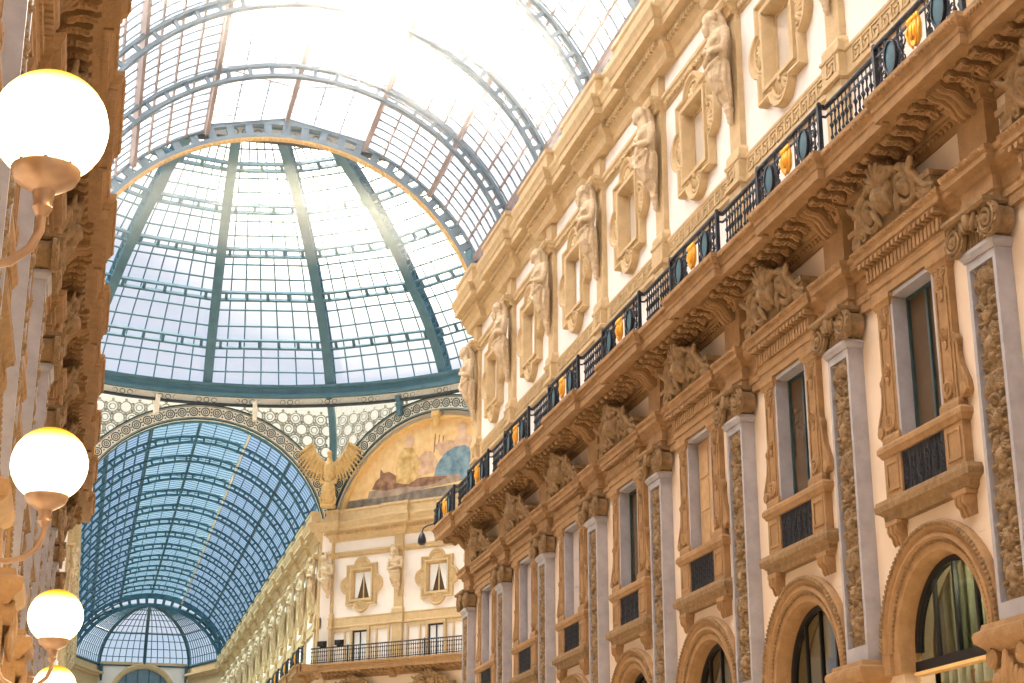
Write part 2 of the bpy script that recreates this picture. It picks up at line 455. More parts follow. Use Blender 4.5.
    for s in (-1, 1):
        m = M(); m.box(.05, .42, s*1.52, s*1.2, 11.34, 11.62); m.sweep([(.05, s*1.36-.17), (.43, s*1.36-.17), (.43, s*1.36+.17), (.05, s*1.36+.17)], [(-.1, 11.6), (.04, 11.6), (.05, 11.7), (-.1, 11.72)])
        t.add('end_block', m, 'stone_dk')
    # balustrade under the window
    for s in (-1, 1):
        m = M(); m.box(0, .24, s*.78, s*1.4, 6.55, 7.34); m.box(.24, .27, s*.86, s*.92, 6.7, 7.24); m.box(.24, .27, s*1.26, s*1.32, 6.7, 7.24)
        m.box(.24, .27, s*.92, s*1.26, 6.7, 6.76); m.box(.24, .27, s*.92, s*1.26, 7.18, 7.24)
        t.add('pedestal', sq(m), 'stone')
    m = M(); m.sweep([(0, -1.42), (.25, -1.42), (.25, 1.42), (0, 1.42)], [(-.24, 7.32), (.02, 7.32), (.06, 7.38), (.1, 7.42), (.1, 7.5), (.05, 7.55), (-.24, 7.55)])
    t.add('rail_moulding', sq(m), 'stone')
    m = M()
    m.box(.14, .18, -.78, .78, 6.55, 7.32)
    for i in range(12): m.tube([(.2, -.72+.13*i, 6.58), (.2, -.72+.13*i, 7.3)], .012, 4)
    for i in range(6):
        for z in (6.78, 6.94, 7.1): m.spiral((-.65+.26*i, z),   .07, 1.2, .016, .2, 1 if i % 2 else -1, 0, 10)
    t.add('iron_grille', sq(m), 'iron', label='black iron scrollwork grille')
    m = M(); m.sweep([(0, -1.45), (.22, -1.45), (.22, 1.45), (0, 1.45)], [(-.22, 6.15), (.0, 6.15), (.05, 6.2), (.06, 6.28), (.14, 6.34), (.2, 6.36), (.22, 6.46), (.18, 6.55), (-.22, 6.57)])
    t.add('sill_slab', sq(m), 'stone_dk')
    for s in (-1, 1):
        m = M(); pr = [(0, 5.76), (.1, 5.74), (.16, 5.78), (.18, 5.84), (.21, 5.9), (.27, 5.92), (.31, 5.97), (.31, 6.07), (.26, 6.15), (0, 6.15)]
        m.prism(pr, s*1.02, s*1.38, 'xz')
        for yy in (1.06, 1.2, 1.34): m.tube([(x+.01, s*yy, z) for x, z in pr[1:-2]], .03, 5)
        m.box(0, .33, s*.98, s*1.42, 6.08, 6.17)
        t.add('console', sq(m), 'stone', 40)
    return t

def t_arch():
    t = Tmpl('arched_window', 'window', 3.55)
    zc = 3.9
    m = M()
    m.arc([(2.0, 0), (2.02, .1), (1.98, .17), (1.9, .19), (1.86, .13), (1.8, .12), (1.78, .17), (1.72, .18), (1.68, .13), (1.62, .1), (1.5, .1), (1.47, .04), (1.45, -.05), (1.45, -.32), (1.6, -.32), (1.6, 0)], zc, 0, 180, 36)
    for s in (-1, 1):
        m.box(-.32, .1, s*1.45, s*1.7, 3.55, 3.9); m.box(0, .17, s*1.7, s*2.0, 3.55, 3.9)
    t.add('archivolt', m, 'stone', 50)
    m = M(); beads(m, [(.19, 1.945*math.cos(a), zc+1.945*math.sin(a)) for a in np.linspace(.03, PI-.03, 62)], .05, 6, 4)
    t.add('rope_moulding', m, 'stone_dk', 60)
    m = M(); beads(m, [(.13, 1.65*math.cos(a), zc+1.65*math.sin(a)) for a in np.linspace(.03, PI-.03, 60)], .032, 5, 4)
    t.add('bead_moulding', m, 'stone_dk', 60)
    m = M(); m.arc([(1.47, -.32), (1.34, -.32), (1.34, -.2), (1.47, -.2)], zc, 0, 180, 30)
    for y in (-.7, 0, .7):
        m.box(-.29, -.22, y-.03, y+.03, zc-.2, zc+math.sqrt(1.36**2-y*y))
    m.box(-.32, -.18, -1.44, 1.44, zc-.32, zc-.16)
    t.add('mullion_frame', m, 'dark')
    m = M(); m.box(-.32, -.14, -1.44, 1.44, 3.5, 3.56)
    t.add('gilt_trim', m, 'gilt')
    m = M(); n = 24; pts = [(1.36*math.cos(PI*i/n), max(0, 1)*zc-.16+1.5*math.sin(PI*i/n)) for i in range(n+1)]
    m.prism(pts, -.27, -.26); t.add('pane', m, 'g_win')
    return t

# --- upper storey
def plaque_r(a):
    """outline of the quatrefoil surround as radius over angle"""
    c, s = abs(math.cos(a)), abs(math.sin(a)); hw, hh = 1.14, 1.28
    r = min(hw/max(c, 1e-6), hh/max(s, 1e-6))
    for cy, cz, q in ((0, hh-.1, .56), (hw-.12, 0, .56)):
        b = c*cy+s*cz; d = b*b-(cy*cy+cz*cz-q*q)
        if d > 0: r = max(r, b+math.sqrt(d))
    return r
def rect_r(a, hw, hh):
    return min(hw/max(abs(math.cos(a)), 1e-6), hh/max(abs(math.sin(a)), 1e-6))
PZ, PX = 18.05, -.2
def t_upwin(pane='pane_up'):
    t = Tmpl('quatrefoil_window', 'window', 16.2)
    n = 144; A = [2*PI*(i+.5)/n for i in range(n)]
    A = sorted(A+[math.atan2(s2*.9, s1*.7) % (2*PI) for s1 in (1, -1) for s2 in (1, -1)]+[math.atan2(s2*1.28, s1*1.14) % (2*PI) for s1 in (1, -1) for s2 in (1, -1)])
    def loop(f, x): return [(x, f(a)*math.cos(a), PZ+f(a)*math.sin(a)) for a in A]
    inn = lambda a: rect_r(a, .72, .9)
    mix = lambda k, d=0: (lambda a: plaque_r(a)*k+inn(a)*(1-k)-d)
    m = M()
    m.loft([loop(mix(1), PX-.05), loop(mix(1), PX+.16), loop(mix(1, .03), PX+.21), loop(mix(1, .1), PX+.2), loop(mix(1, .14), PX+.13), loop(mix(1, .19), PX+.11), loop(mix(1, .22), PX+.15), loop(mix(1, .26), PX+.15), loop(mix(1, .29), PX+.1),
            loop(lambda a: max(rect_r(a, .88, 1.06), 0), PX+.1), loop(lambda a: rect_r(a, .86, 1.04), PX+.2), loop(lambda a: rect_r(a, .76, .94), PX+.2), loop(inn, PX+.14), loop(inn, PX-.5), loop(mix(1), PX-.5)], cap=False)
    t.add('surround', m, 'ustone', 40)
    for s in (-1, 1):
        m = M()
        for q in range(7): leaf(m, PX+.08, 0, PZ+s*1.02, (PI/2)*s+(q-3)*.42, .42, .12, .05, .03)
        m.ell((PX+.14, 0, PZ+s*1.1), (.08, .1, .1), 8, 5)
        t.add('shell_carving', m, 'ustone', 50)
        m = M()
        for q in range(5): leaf(m, PX+.08, s*.9, PZ, (0 if s > 0 else PI)+(q-2)*.42, .4, .12, .05, .03)
        for z in np.linspace(-.8, .8, 13): m.ell((PX+.12, s*.97, PZ+z), (.04, .05, .05), 6, 4)
        t.add('side_carving', m, 'ustone', 50)
    m = M()
    for s in (-1, 1): m.box(PX-.2, PX-.12, s*.72, s*.65, PZ-.9, PZ+.9)
    m.box(PX-.2, PX-.12, -.65, .65, PZ+.82, PZ+.9); m.box(PX-.2, PX-.12, -.65, .65, PZ-.9, PZ-.82); m.box(PX-.19, PX-.13, -.04, .04, PZ-.82, PZ+.82)
    t.add('window_frame', m, 'ustone')
    for s in (-1, 1): t.add('pane', M().box(PX-.17, PX-.155, s*.65, s*.04, PZ-.82, PZ+.82), pane)
    return t
def curtain_mesh(s, base):
    """half a window's drape, tied back to the side, hung in front of the pane"""
    m = M(); rings = []
    for j in range(9):
        v = j/8; w = .58*(1-.72*v**1.15)+.03
        ring = [(PX-.125+.012*math.sin(i*2.2), s*(.63-w*i/10), PZ+.8-1.6*v) for i in range(11)]
        ring += [(x-.008, y, z) for x, y, z in ring[::-1]]
        rings.append(ring)
    m.loft(rings); return m.mesh('drape', 'curtain', base, 60)

def t_uppil():
    t = Tmpl('upper_pilaster', 'pilaster', 13.12)
    t.add('shaft', M().box(-.3, -.05, -.31, .31, 16.1, 20.0), 'ustone')
    m = M(); m.box(-.3, .02, -.36, .36, 13.12, 15.5)
    m.sweep([(-.3, -.34), (-.02, -.34), (-.02, .34), (-.3, .34)], [(-.1, 16.08), (.06, 16.08), (.06, 16.3), (.03, 16.38), (0, 16.42), (-.1, 16.42)])
    t.add('plinth', m, 'ustone')
    m = M(); m.box(-.3, -.01, -.3, .3, 20.25, 21.0)
    t.add('top_block', m, 'ustone')
    return t

def t_statue(kind):
    """a term figure: draped torso with folded arms over a tapering foot"""
    base = 16.45; m = M(); R = 14
    def ringe(z, rx, ry, cx, cy=0, fold=0, nf=9, ph=0):
        return [(cx+(rx*(1+fold*math.sin(nf*q*2*PI/R*1.0+ph)))*math.cos(2*PI*q/R), cy+(ry*(1+fold*math.sin(nf*q*2*PI/R+ph)))*math.sin(2*PI*q/R), z) for q in range(R)]
    R = 48
    tw = .06 if kind else -.05
    # tapering foot with hanging drops
    m.loft([ringe(17.25, .16, .2, .12), ringe(17.0, .15, .17, .12), ringe(16.9, .2, .22, .13), ringe(16.84, .15, .17, .12), ringe(16.6, .1, .11, .08), ringe(16.46, .03, .04, .06)])
    for s in (-1, 1): m.spiral((s*.17, 17.12), .13, 1.4, .05, .16, -s, PI/2, 18)
    for q, z in enumerate((16.98, 16.85, 16.72, 16.6)): m.ell((.24-.03*q, .0, z), (.08, .09-.012*q, .09), 8, 5)
    # drapery
    m.loft([ringe(17.12, .16, .2, .14, 0, .06), ringe(17.3, .2, .24, .18, 0, .1, 9, .3), ringe(17.6, .24, .29, .24, tw*.5, .1, 9, .7), ringe(17.9, .28, .35, .28, tw, .08, 9, 1.), ringe(18.12, .29, .39, .30, tw, .05, 9, 1.3), ringe(18.22, .26, .35, .31, tw, .02)])
    for q in range(7):
        a = -1.1+.37*q; m.tube([(.32+.3*math.cos(a), tw+.4*math.sin(a), 18.1), (.3+.3*math.cos(a*.8), .36*math.sin(a*.8), 17.75), (.22+.22*math.cos(a*.6), .22*math.sin(a*.6), 17.35)], [.05, .055, .03], 6)
    m.tube([(.45, tw-.42, 18.12), (.62, tw-.15, 18.02), (.64, tw+.15, 18.05), (.48, tw+.42, 18.18)], [.07, .08, .08, .06], 8)
    for s in (-.34, .38): m.tube([(.3, s+tw, 18.1), (.36, s*1.02+tw, 17.6), (.28, s*.85, 17.1)], [.08, .07, .03], 6)
    # torso, neck
    m.loft([ringe(18.1, .25, .33, .31, tw), ringe(18.3, .22, .31, .33, tw), ringe(18.5, .25, .35, .35, tw*.5), ringe(18.72, .28, .41, .36), ringe(18.9, .27, .45, .34), ringe(19.02, .21, .43, .32), ringe(19.1, .14, .24, .33), ringe(19.16, .11, .13, .36), ringe(19.35, .1, .12, .42)])
    for s in (-1, 1):
        m.ell((.57, s*.18, 18.72), (.12, .16, .13) if kind else (.09, .18, .11), 10, 7)
    for z in (18.32, 18.45): m.ell((.52, tw, z), (.06, .16, .06), 8, 5)
    # head bowed and turned along the wall
    d = -.1; h0 = len(m.v)
    m.ell((.5, d, 19.5), (.185, .165, .215), 12, 9)
    m.ell((.62, d-.03, 19.46), (.045, .035, .06), 6, 5); m.ell((.58, d-.03, 19.36), (.08, .08, .07), 8, 5)
    m.ell((.6, d-.03, 19.55), (.05, .11, .03), 8, 5)
    for s in (-1, 1): m.ell((.45, d+s*.145, 19.48), (.05, .03, .06), 6, 4)
    if kind:
        m.ell((.44, d, 19.58), (.2, .19, .19), 12, 8)
        for q in range(9):
            a = PI*q/8; m.ell((.5-.03, d+.19*math.cos(a), 19.52+.19*math.sin(a)), (.09, .07, .07), 6, 5)
        for s in (-1, 1): m.tube([(.42, d+s*.16, 19.5), (.4, d+s*.2, 19.3), (.44, s*.22, 19.05)], [.08, .07, .05], 6)
    else:
        m.ell((.44, d, 19.6), (.19, .17, .15), 12, 8)
        m.ell((.6, d-.02, 19.3), (.1, .1, .14), 8, 6); m.ell((.6, d, 19.18), (.07, .07, .1), 8, 5)
        for q in range(7):
            a = PI*q/6; m.ell((.46, d+.18*math.cos(a), 19.55+.17*math.sin(a)), (.1, .06, .06), 6, 5)
    m.v[h0:] = [(.46+(x-.45)*1.16, d*1.2+(y-d)*1.16, 19.2+(z-19.3)*1.16) for x, y, z in m.v[h0:]]
    m.loft([ringe(18.95, .2, .26, .33, -.02), ringe(19.1, .17, .2, .38, -.05), ringe(19.35, .15, .17, .44, d)])
    m.tube([(.3, d, 19.75), (.2, d, 19.5), (.2, -.03, 19.15), (.24, 0, 18.9)], [.16, .19, .2, .14], 10)        # hair falling behind
    # arms: shoulder, elbow, wrist, hand with fingers
    arms = [[(.32, .45, 18.93), (.34, .55, 18.65), (.44, .54, 18.38), (.62, .28, 18.42), (.68, .0, 18.5)],
            [(.32, -.45, 18.93), (.34, -.56, 18.62), (.45, -.54, 18.28), (.64, -.25, 18.25), (.69, .06, 18.32)]]
    if kind: arms[1] = [(.32, -.45, 18.93), (.38, -.58, 18.62), (.5, -.56, 18.22), (.62, -.36, 18.0), (.66, -.2, 17.9)]
    for a in arms:
        m.tube(a, [.14, .125, .105, .085, .06], 10); m.ell(a[0], (.15, .15, .14), 10, 7); m.ell(a[2], (.11, .11, .11), 8, 6)
        w = Vector(a[-1]); dr = (w-Vector(a[-2])).normalized(); m.ell(w+dr*.06, (.06, .08, .07), 8, 6)
        for q in range(4): m.tube([w+dr*.08+Vector((.02, 0, .05-.033*q)), w+dr*(.17-.015*abs(q-1))+Vector((.015, 0, .05-.035*q)), w+dr*(.22-.02*abs(q-1))+Vector((-.02, 0, .045-.035*q))], [.022, .02, .014], 6)
        m.tube([w+dr*.03+Vector((.04, 0, .05)), w+dr*.1+Vector((.05, 0, .1))], [.024, .018], 6)
    # scroll cap on the head
    m2 = M(); m2.sweep([(-.2, -.3), (.22, -.3), (.22, .3), (-.2, .3)], [(-.2, 19.7), (.0, 19.7), (.03, 19.76), (.06, 19.8), (.06, 19.9), (-.2, 19.9)])
    def slim(x, y, z):
        k = 1 if z > 17.4 else .72+.28*max(0, (z-16.9)/.5)
        return (x*.84*k, y*.9*k, 19.86-(19.86-z)*.935)
    m.v = [slim(*p) for p in m.v]
    m.v = [(x, y, z+.34) for x, y, z in m.v]; m2.v = [(x, y, z+.34) for x, y, z in m2.v]; base += .34
    t = Tmpl('caryatid_statue', 'statue', base)
    t.add('figure', fuse(m, 'figure', 'statue', base, .025, 2, .35))
    t.add('cap_stone', m2, 'ustone')
    return t

# --- balcony railing of one bay, following the ledge
def t_rail(depth=(1.1, .97), y0=-2.665, y1=2.665, jut=1.5, crest=True):
    t = Tmpl('balcony_railing', 'railing', 13.12)
    a, b = depth; P = [(b, y0), (b, -jut), (a, -jut), (a, jut), (b, jut), (b, y1)] if a != b else [(a, y0), (a, y1)]
    m = M(); m.sweep(P, [(-.035, 14.06), (.035, 14.06), (.045, 14.1), (.03, 14.14), (-.03, 14.14), (-.045, 14.1)])
    t.add('top_rail', m, 'iron')
    m = M(); m.sweep(P, [(-.02, 13.2), (.02, 13.2), (.02, 13.25), (-.02, 13.25)]); m.sweep(P, [(-.015, 13.88), (.015, 13.88), (.015, 13.92), (-.015, 13.92)])
    t.add('bottom_rail', m, 'iron')
    bal = M(); bal.lathe([(.018, 13.14), (.018, 13.3), (.045, 13.36), (.02, 13.42), (.02, 13.56), (.05, 13.62), (.02, 13.68), (.018, 13.8), (.04, 13.86), (.015, 13.9), (.015, 14.07)], (0, 0, 0), 'z', 6)
    bal = bal.mesh('baluster', 'iron', 13.12, 60)
    post = M(); post.box(-.04, .04, -.04, .04, 13.12, 14.1); post.ell((0, 0, 14.14), (.05, .05, .06), 8, 6); post = post.mesh('rail_post', 'iron', 13.12, 40)
    sc = M()
    for z, r, d in ((13.4, .12, 1), (13.7, .12, -1)): sc.spiral((0, z), r, 1.6, .018, 0, d, PI/2, 16)
    sc.tube([(0, -.13, 13.14), (0, -.13, 14.06)], .015, 4)
    sc = sc.mesh('iron_scroll', 'iron', 13.12)
    def px(y): return a if abs(y) < jut else b
    ys = [y0+.08+.16*i for i in range(int((y1-y0)/.16))]
    for y in ys:
        if crest and (abs(y) < .36 or .58 < abs(y) < 1.1): continue
        if abs(abs(y)-jut) < .08: continue
        t.add('baluster', bal, loc=(px(y), y, 0))
    if a != b:
        for s in (-1, 1): t.add('rail_post', post, loc=(a, s*jut, 0))
    else: t.add('rail_post', post, loc=(a, 0 if not crest else 2.0, 0))
    if crest:
        for s in (-1, 1):
            t.add('iron_scroll', sc, loc=(a, s*.47, 0)); t.add('iron_scroll', sc, loc=(a, s*1.2, 0))
            m = M(); m.lathe([(.0, a+.0), (.2, a), (.2, a+.05), (.16, a+.06), (.0, a+.06)], (0, 0, 0), 'x', 20, False)
            m.v = [(x, y*.95+s*.84, z*1.45+13.6) for x, y, z in m.v]
            t.add('medallion', m, 'teal', 40, label='oval teal medallion')
            m = M(); pts = [(a+.05, s*.84+  .22*math.cos(q*PI/12), 13.6+.33*math.sin(q*PI/12)) for q in range(24)]
            m.loft([[(x+dx, s*.84+(y-s*.84)*k, 13.62+(z-13.62)*k) for x, y, z in pts] for dx, k in ((-.04, 1.), (.03, 1.), (.03, .86), (-.04, .86))], cap=False, path_closed=True)
            for q in (-1, 1): m.tube([(a, s*.84+q*.24, 13.2), (a, s*.84+q*.2, 13.35), (a, s*.84+q*.24, 13.6), (a, s*.84+q*.2, 13.85), (a, s*.84+q*.24, 14.05)], .03, 5)
            t.add('iron_frame', m, 'iron')
        m = M()
        m.prism([(-.16, 13.85), (-.17, 13.55), (-.1, 13.38), (0, 13.3), (.1, 13.38), (.17, 13.55), (.16, 13.85), (0, 13.9)], a+.0, a+.07)
        for y in (-.2, -.1, 0, .1, .2): m.ell((a+.05, y, 13.93), (.04, .04, .1), 6, 5)
        for s in (-1, 1):
            m.tube([(a+.03, s*.2, 13.9), (a+.05, s*.27, 13.7), (a+.03, s*.2, 13.45), (a+.03, s*.1, 13.3)], [.03, .045, .04, .02], 6)
            m.ell((a+.08, s*.07, 13.62), (.03, .045, .16), 6, 5)
        m.ell((a+.09, 0, 13.62), (.03, .03, .2), 6, 5)
        m.v = [(x, y*.8, 13.6+(z-13.6)*.8) for x, y, z in m.v]
        t.add('gilt_crest', m, 'gold', 50, label='gilded coat of arms')
    return t
# ------------------------------------------------------------------ facades
def steps(y0, y1, base, st):
    """plan path along +y with projecting steps (centre, half width, projection)"""
    P = [(base, y0)]
    for c, h, x in sorted(st):
        a, b = c-h, c+h
        if b < y0+.01 or a > y1-.01: continue
        if a <= y0: P = [(x, y0)]
        else: P += [(base, a), (x, a)]
        if b >= y1: P += [(x, y1)]; return P
        P += [(x, b), (base, b)]
    return P+[(base, y1)]

ENT = [(-.25, 10.3), (0, 10.3), (0, 10.46), (.03, 10.48), (.03, 10.6), (.06, 10.64), (0, 10.67), (0, 10.93), (.05, 10.96), (.07, 11.04), (.16, 11.08), (.2, 11.1), (.2, 11.2), (.24, 11.24), (.26, 11.32), (-.25, 11.36)]
BED = [(-.25, 12.3), (0, 12.3), (.02, 12.36), (.04, 12.4), (.1, 12.47), (.14, 12.5), (.14, 12.55), (.2, 12.58), (.22, 12.7), (-.25, 12.7)]
EDGE = [(-.09, 12.62), (0, 12.62), (0, 12.8), (.03, 12.82), (.03, 12.9), (.08, 12.96), (.12, 13.04), (.12, 13.12), (-.09, 13.12)]
UMO = [(-.15, 19.86), (0, 19.86), (.02, 19.94), (.08, 20.0), (.1, 20.08), (.14, 20.12), (.14, 20.22), (-.15, 20.26)]
COR = [(-.3, 20.9), (0, 20.9), (.04, 21.0), (.05, 21.1), (.14, 21.2), (.2, 21.26), (.2, 21.44), (.28, 21.5), (.52, 21.54), (.52, 21.74), (.56, 21.78), (.6, 21.9), (.66, 22.02), (.66, 22.1), (.5, 22.12), (.46, 22.2), (.44, 22.66), (.5, 22.72), (.5, 22.85), (-.3, 22.85)]
GRK = [(-.15, 15.42), (0, 15.42), (.06, 15.46), (.06, 15.54), (.02, 15.58), (.02, 16.0), (.05, 16.04), (.05, 16.1), (-.15, 16.12)]

def facade_walls(F, side, bays, y0, y1, lower=True, upper=True):
    w = M(); u = M(); hw = B/2
    edges = sorted(bays)
    for c in edges:
        a, b = max(c-hw, y0), min(c+hw, y1)
        if lower:
            w.box(-.6, 0, a, c-1.55, -1.6, 13.12); w.box(-.6, 0, c+1.55, b, -1.6, 13.12)
            w.box(-.6, 0, c-1.55, c+1.55, 5.46, 7.5); w.box(-.6, 0, c-1.55, c+1.55, 10.25, 13.12)
            for s in (-1, 1): w.box(-.6, 0, min(c+s*.8, c+s*1.55), max(c+s*.8, c+s*1.55), 7.5, 10.25)
            ys = [1.55*math.cos(PI*i/16) for i in range(17)]
            for i in range(16):
                p, q = ys[i+1], ys[i]; zp, zq = (3.9+math.sqrt(max(0, 1.55**2-t*t)) for t in (p, q))
                w.loft([[(x, c+p, zp), (x, c+q, zq), (x, c+q, 5.455), (x, c+p, 5.455)] for x in (-.6, 0)])
        else: w.box(-.6, 0, a, b, -1.6, 13.12)
        if upper:
            u.box(-.8, -.2, a, c-.78, 13.12, 22.85); u.box(-.8, -.2, c+.78, b, 13.12, 22.85)
            u.box(-.8, -.2, c-.78, c+.78, 13.12, 17.09); u.box(-.8, -.2, c-.78, c+.78, 19.01, 22.85)
        else: u.box(-.8, -.2, a, b, 13.12, 22.85)
    lo, hi = min(edges)-hw, max(edges)+hw
    if y0 < lo: w.box(-.6, 0, y0, lo, -1.6, 13.12); u.box(-.8, -.2, y0, lo, 13.12, 22.85)
    if y1 > hi: w.box(-.6, 0, hi, y1, -1.6, 13.12); u.box(-.8, -.2, hi, y1, 13.12, 22.85)
    struct('wall_'+side, F.world(w), 'pink'); struct('wall_'+side+'_upper', F.world(u), 'plaster')

TRIM = [0]
def trim(F, m, material, smooth=None):
    TRIM[0] += 1
    return struct('trim_%d' % TRIM[0], F.world(m), material, smooth)

def greek_key(F, pils, y0, y1, base, px):
    """a raised meander along the band"""
    m = M(); U = .42; n = int((y1-y0)/U)
    for i in range(n):
        a = y0+U*i; c = a+U/2
        x = px if any(abs(c-p) < .36 for p in pils) else base
        if any(abs(abs(c-p)-.38) < .2 for p in pils): continue
        t = .035
        for q in ((.0, .42, .36, .36+t), (.0, t, .04, .36), (.0, .3, .04, .04+t), (.3-t, .3, .04, .27), (.1, .3, .27-t, .27), (.1, .1+t, .14, .27), (.42-t, .42, .04, .36)):
            m.box(x, x+.025, a+q[0], a+q[1], 15.6+q[2], 15.6+q[3])
    trim(F, m, 'ustone')

def upper_trims(F, pils, y0, y1, key=True, jut=1.35):
    m = M(); m.sweep(steps(y0, y1, -.14, [(p, .38, .04) for p in pils]), GRK); trim(F, m, 'ustone')
    if key: greek_key(F, pils, y0, y1, -.12, .06)
    m = M(); m.sweep(steps(y0, y1, -.17, [(p, .32, .05) for p in pils]), UMO); trim(F, m, 'ustone')
    m = M(); m.sweep(steps(y0, y1, -.12, [(p, jut, .1) for p in pils]), COR)
    trim(F, m, 'ustone')
    m = M()                                                   # egg rows and dentils of the cornice
    pth = steps(y0, y1, -.12, [(p, jut, .1) for p in pils])
    for (ax, ay), (bx, by) in zip(pth, pth[1:]):
        if ax == bx:
            for i in range(int((by-ay)/.2)):
                c = ay+.1+.2*i; m.box(ax+.18, ax+.3, c-.06, c+.06, 21.28, 21.43)
    trim(F, m, 'ustone')
    m = M()
    for i in range(int((y1-y0)/.2)):
        c = y0+.1+.2*i
        if any(abs(c-p) < .5 for p in pils): continue
        m.ell((-.09, c, 19.95), (.045, .07, .06), 6, 4)
    trim(F, m, 'ustone', 60)

def modillion_mesh():
    """leafy scroll bracket under the balcony soffit"""
    m = M()
    pr = [(.0, 12.68), (.0, 12.5), (.05, 12.47), (.12, 12.5), (.2, 12.56), (.32, 12.57), (.42, 12.54), (.5, 12.53), (.55, 12.57), (.54, 12.68)]
    m.prism(pr, -.085, .085, 'xz')
    for s in (-1, 1):
        m.lathe([(.07, -.02), (.07, .02), (.03, .03)], (.47, s*.09, 12.59), 'y', 10)
        m.lathe([(.06, -.02), (.06, .02), (.03, .03)], (.07, s*.09, 12.55), 'y', 10)
    m.tube([(x, 0, z-.01) for x, z in pr[2:8]], [.03, .045, .03, .03, .045, .03], 6)
    for q in range(3): m.ell((.2+.1*q, 0, 12.55), (.035, .1, .04), 6, 4)
    return m

def balcony(F, pils, y0, y1, label, juts=True, mods=True):
    """the stone balcony of one facade with its mouldings, brackets and rope edge"""
    c = (y0+y1)/2; root = bpy.data.objects.new('stone_balcony', None); COL.objects.link(root)
    p = F.at(c); root.location = (p[0], p[1], ZC+12.1); root.rotation_euler = (0, 0, F.r); root['label'] = label; root['category'] = 'balcony'
    def part(n, m, mt, sm=None): return link(n, m.mesh(n, mt, 12.1, sm, (0, c)), root)
    J = [(q, 1.5, 1.21) for q in pils] if juts else []
    base = 1.06 if juts else 1.2
    m = M(); m.box(-.1, base-.02, y0, y1, 12.66, 13.1)
    for q in pils if juts else ():
        a, b = max(q-1.47, y0), min(q+1.47, y1)
        if b > a: m.box(base-.02, 1.18, a, b, 12.66, 13.1)
    part('slab', m, 'stone')
    pth = steps(y0, y1, base, J)
    part('edge_moulding', M().sweep(pth, EDGE), 'stone')
    bp = steps(y0, y1, .04, [(q, .46, .3) for q in pils])
    part('bed_moulding', M().sweep(bp, BED), 'stone')
    m = M()
    for (ax, ay), (bx, by) in zip(pth, pth[1:]):
        l = math.hypot(bx-ax, by-ay); n = int(l/.105)
        for i in range(n):
            t = (i+.5)/n; x, y = ax+(bx-ax)*t, ay+(by-ay)*t
            m.ell((x+.1, y, 13.02), (.05, .045, .06), 5, 4)
    part('rope_edge', m, 'stone', 60)
    m = M()
    for (ax, ay), (bx, by) in zip(bp, bp[1:]):
        l = math.hypot(bx-ax, by-ay)
        for i in range(int(l/.15)):
            f = (i+.5)/int(l/.15); m.ell((ax+(bx-ax)*f+.09, ay+(by-ay)*f, 12.43), (.05, .055, .06), 6, 4)
    part('egg_moulding', m, 'stone', 60)
    cm = M()
    pr = [(.22, 12.68), (.22, 12.2), (.32, 12.17), (.42, 12.25), (.5, 12.38), (.62, 12.48), (.8, 12.5), (.88, 12.56), (.88, 12.68)]
    cm.prism(pr, -.24, .24, 'xz')
    for s in (-.17, 0, .17): cm.tube([(x+.01, s, z-.01) for x, z in pr[1:8]], .05, 6)
    cm = cm.mesh('console', 'stone', 12.1, 45)
    for q in pils:
        if y0 < q < y1: link('console', cm, root, (0, q-c, 0))
    if mods:
        mm = modillion_mesh().mesh('modillion', 'stone', 12.1, 45); n = 0; extra = M(); src = modillion_mesh(); ro = M().ell((.52, 0, 12.655), (.1, .08, .06), 8, 4).ell((.36, 0, 12.655), (.09, .06, .05), 6, 4).mesh('soffit_rosette', 'stone', 12.1, 60)
        ys = []
        y = y0+.25
        while y < y1-.2: ys.append(y); y += .41
        ys.sort(key=lambda v: -v if F is FR else v)
        if F is FR: ys.sort(key=lambda v: -v)
        for y in ys:
            if any(abs(y-q) < .42 for q in pils): continue
            jx = .22 if juts and any(abs(y-q) < 1.4 for q in pils) else (.22 if not juts else .1)
            if n < 99: link('modillion', mm, root, (jx+.16, y-c, 0))
            else: extra.join(src, jx+.16, y)
            n += 1
            if n < 99 and F is not FL: link('soffit_rosette', ro, root, (jx+.05, y+.2-c, 0))
        if extra.v:
            o = part('modillion_row', extra, 'stone', 45); o['kind'] = 'stuff'
    return root

# templates, one of each kind
T_pil, T_pier, T_arch, T_uw, T_up = t_pilaster(), t_pier(), t_arch(), t_upwin(), t_uppil()
T_uwd = t_upwin('pane')
T_win = t_window('pane')
T_st = (t_statue(0), t_statue(1))
T_rail = t_rail()
T_rail_o = t_rail((1.12, 1.12), -2.8, 2.8, crest=False)
def shutter(material):
    m = M(); m.box(-.2, -.14, -.7, .7, 7.52, 10.18)
    for s in (-1, 1):
        for z0, z1 in ((7.66, 8.4), (8.5, 9.2), (9.3, 10.06)):
            m.box(-.14, -.12, s*.06, s*.64, z0, z1)
    return m
# --- right facade
rp = [-y for y in PIL]; rw = [-(y-B/2) for y in PIL]            # local y
facade_walls(FR, 'right', rw, -60.0, 20.)
balcony(FR, rp, -60.75, -16.6, 'long stone balcony on scroll brackets across the sunlit facade')
ent = M().sweep(steps(-59.96, -14, .1, [(p, .5, .26) for p in rp]+[(w, 1.42, .17) for w in rw]), ENT); trim(FR, ent, 'stone')
m = M()
for (c, h, x) in [(w, 1.42, .17) for w in rw]+[(p, .5, .26) for p in rp]:
    for i in range(int(2*(h+.2)/.1)): m.ell((x+.24, c-h-.2+.05+.1*i, 11.27), (.035, .04, .04), 5, 4)
trim(FR, m, 'stone', 60)
upper_trims(FR, rp, -60.3, -14)
NR = len(PIL)
def fromdome(i, n): return ORD[n-1-i]
SH = {3: 'wood', 5: 'blind', 6: 'blind', 7: 'blind'}
CUR = {q: curtain_mesh(q, T_uw.base) for q in (-1, 1)}
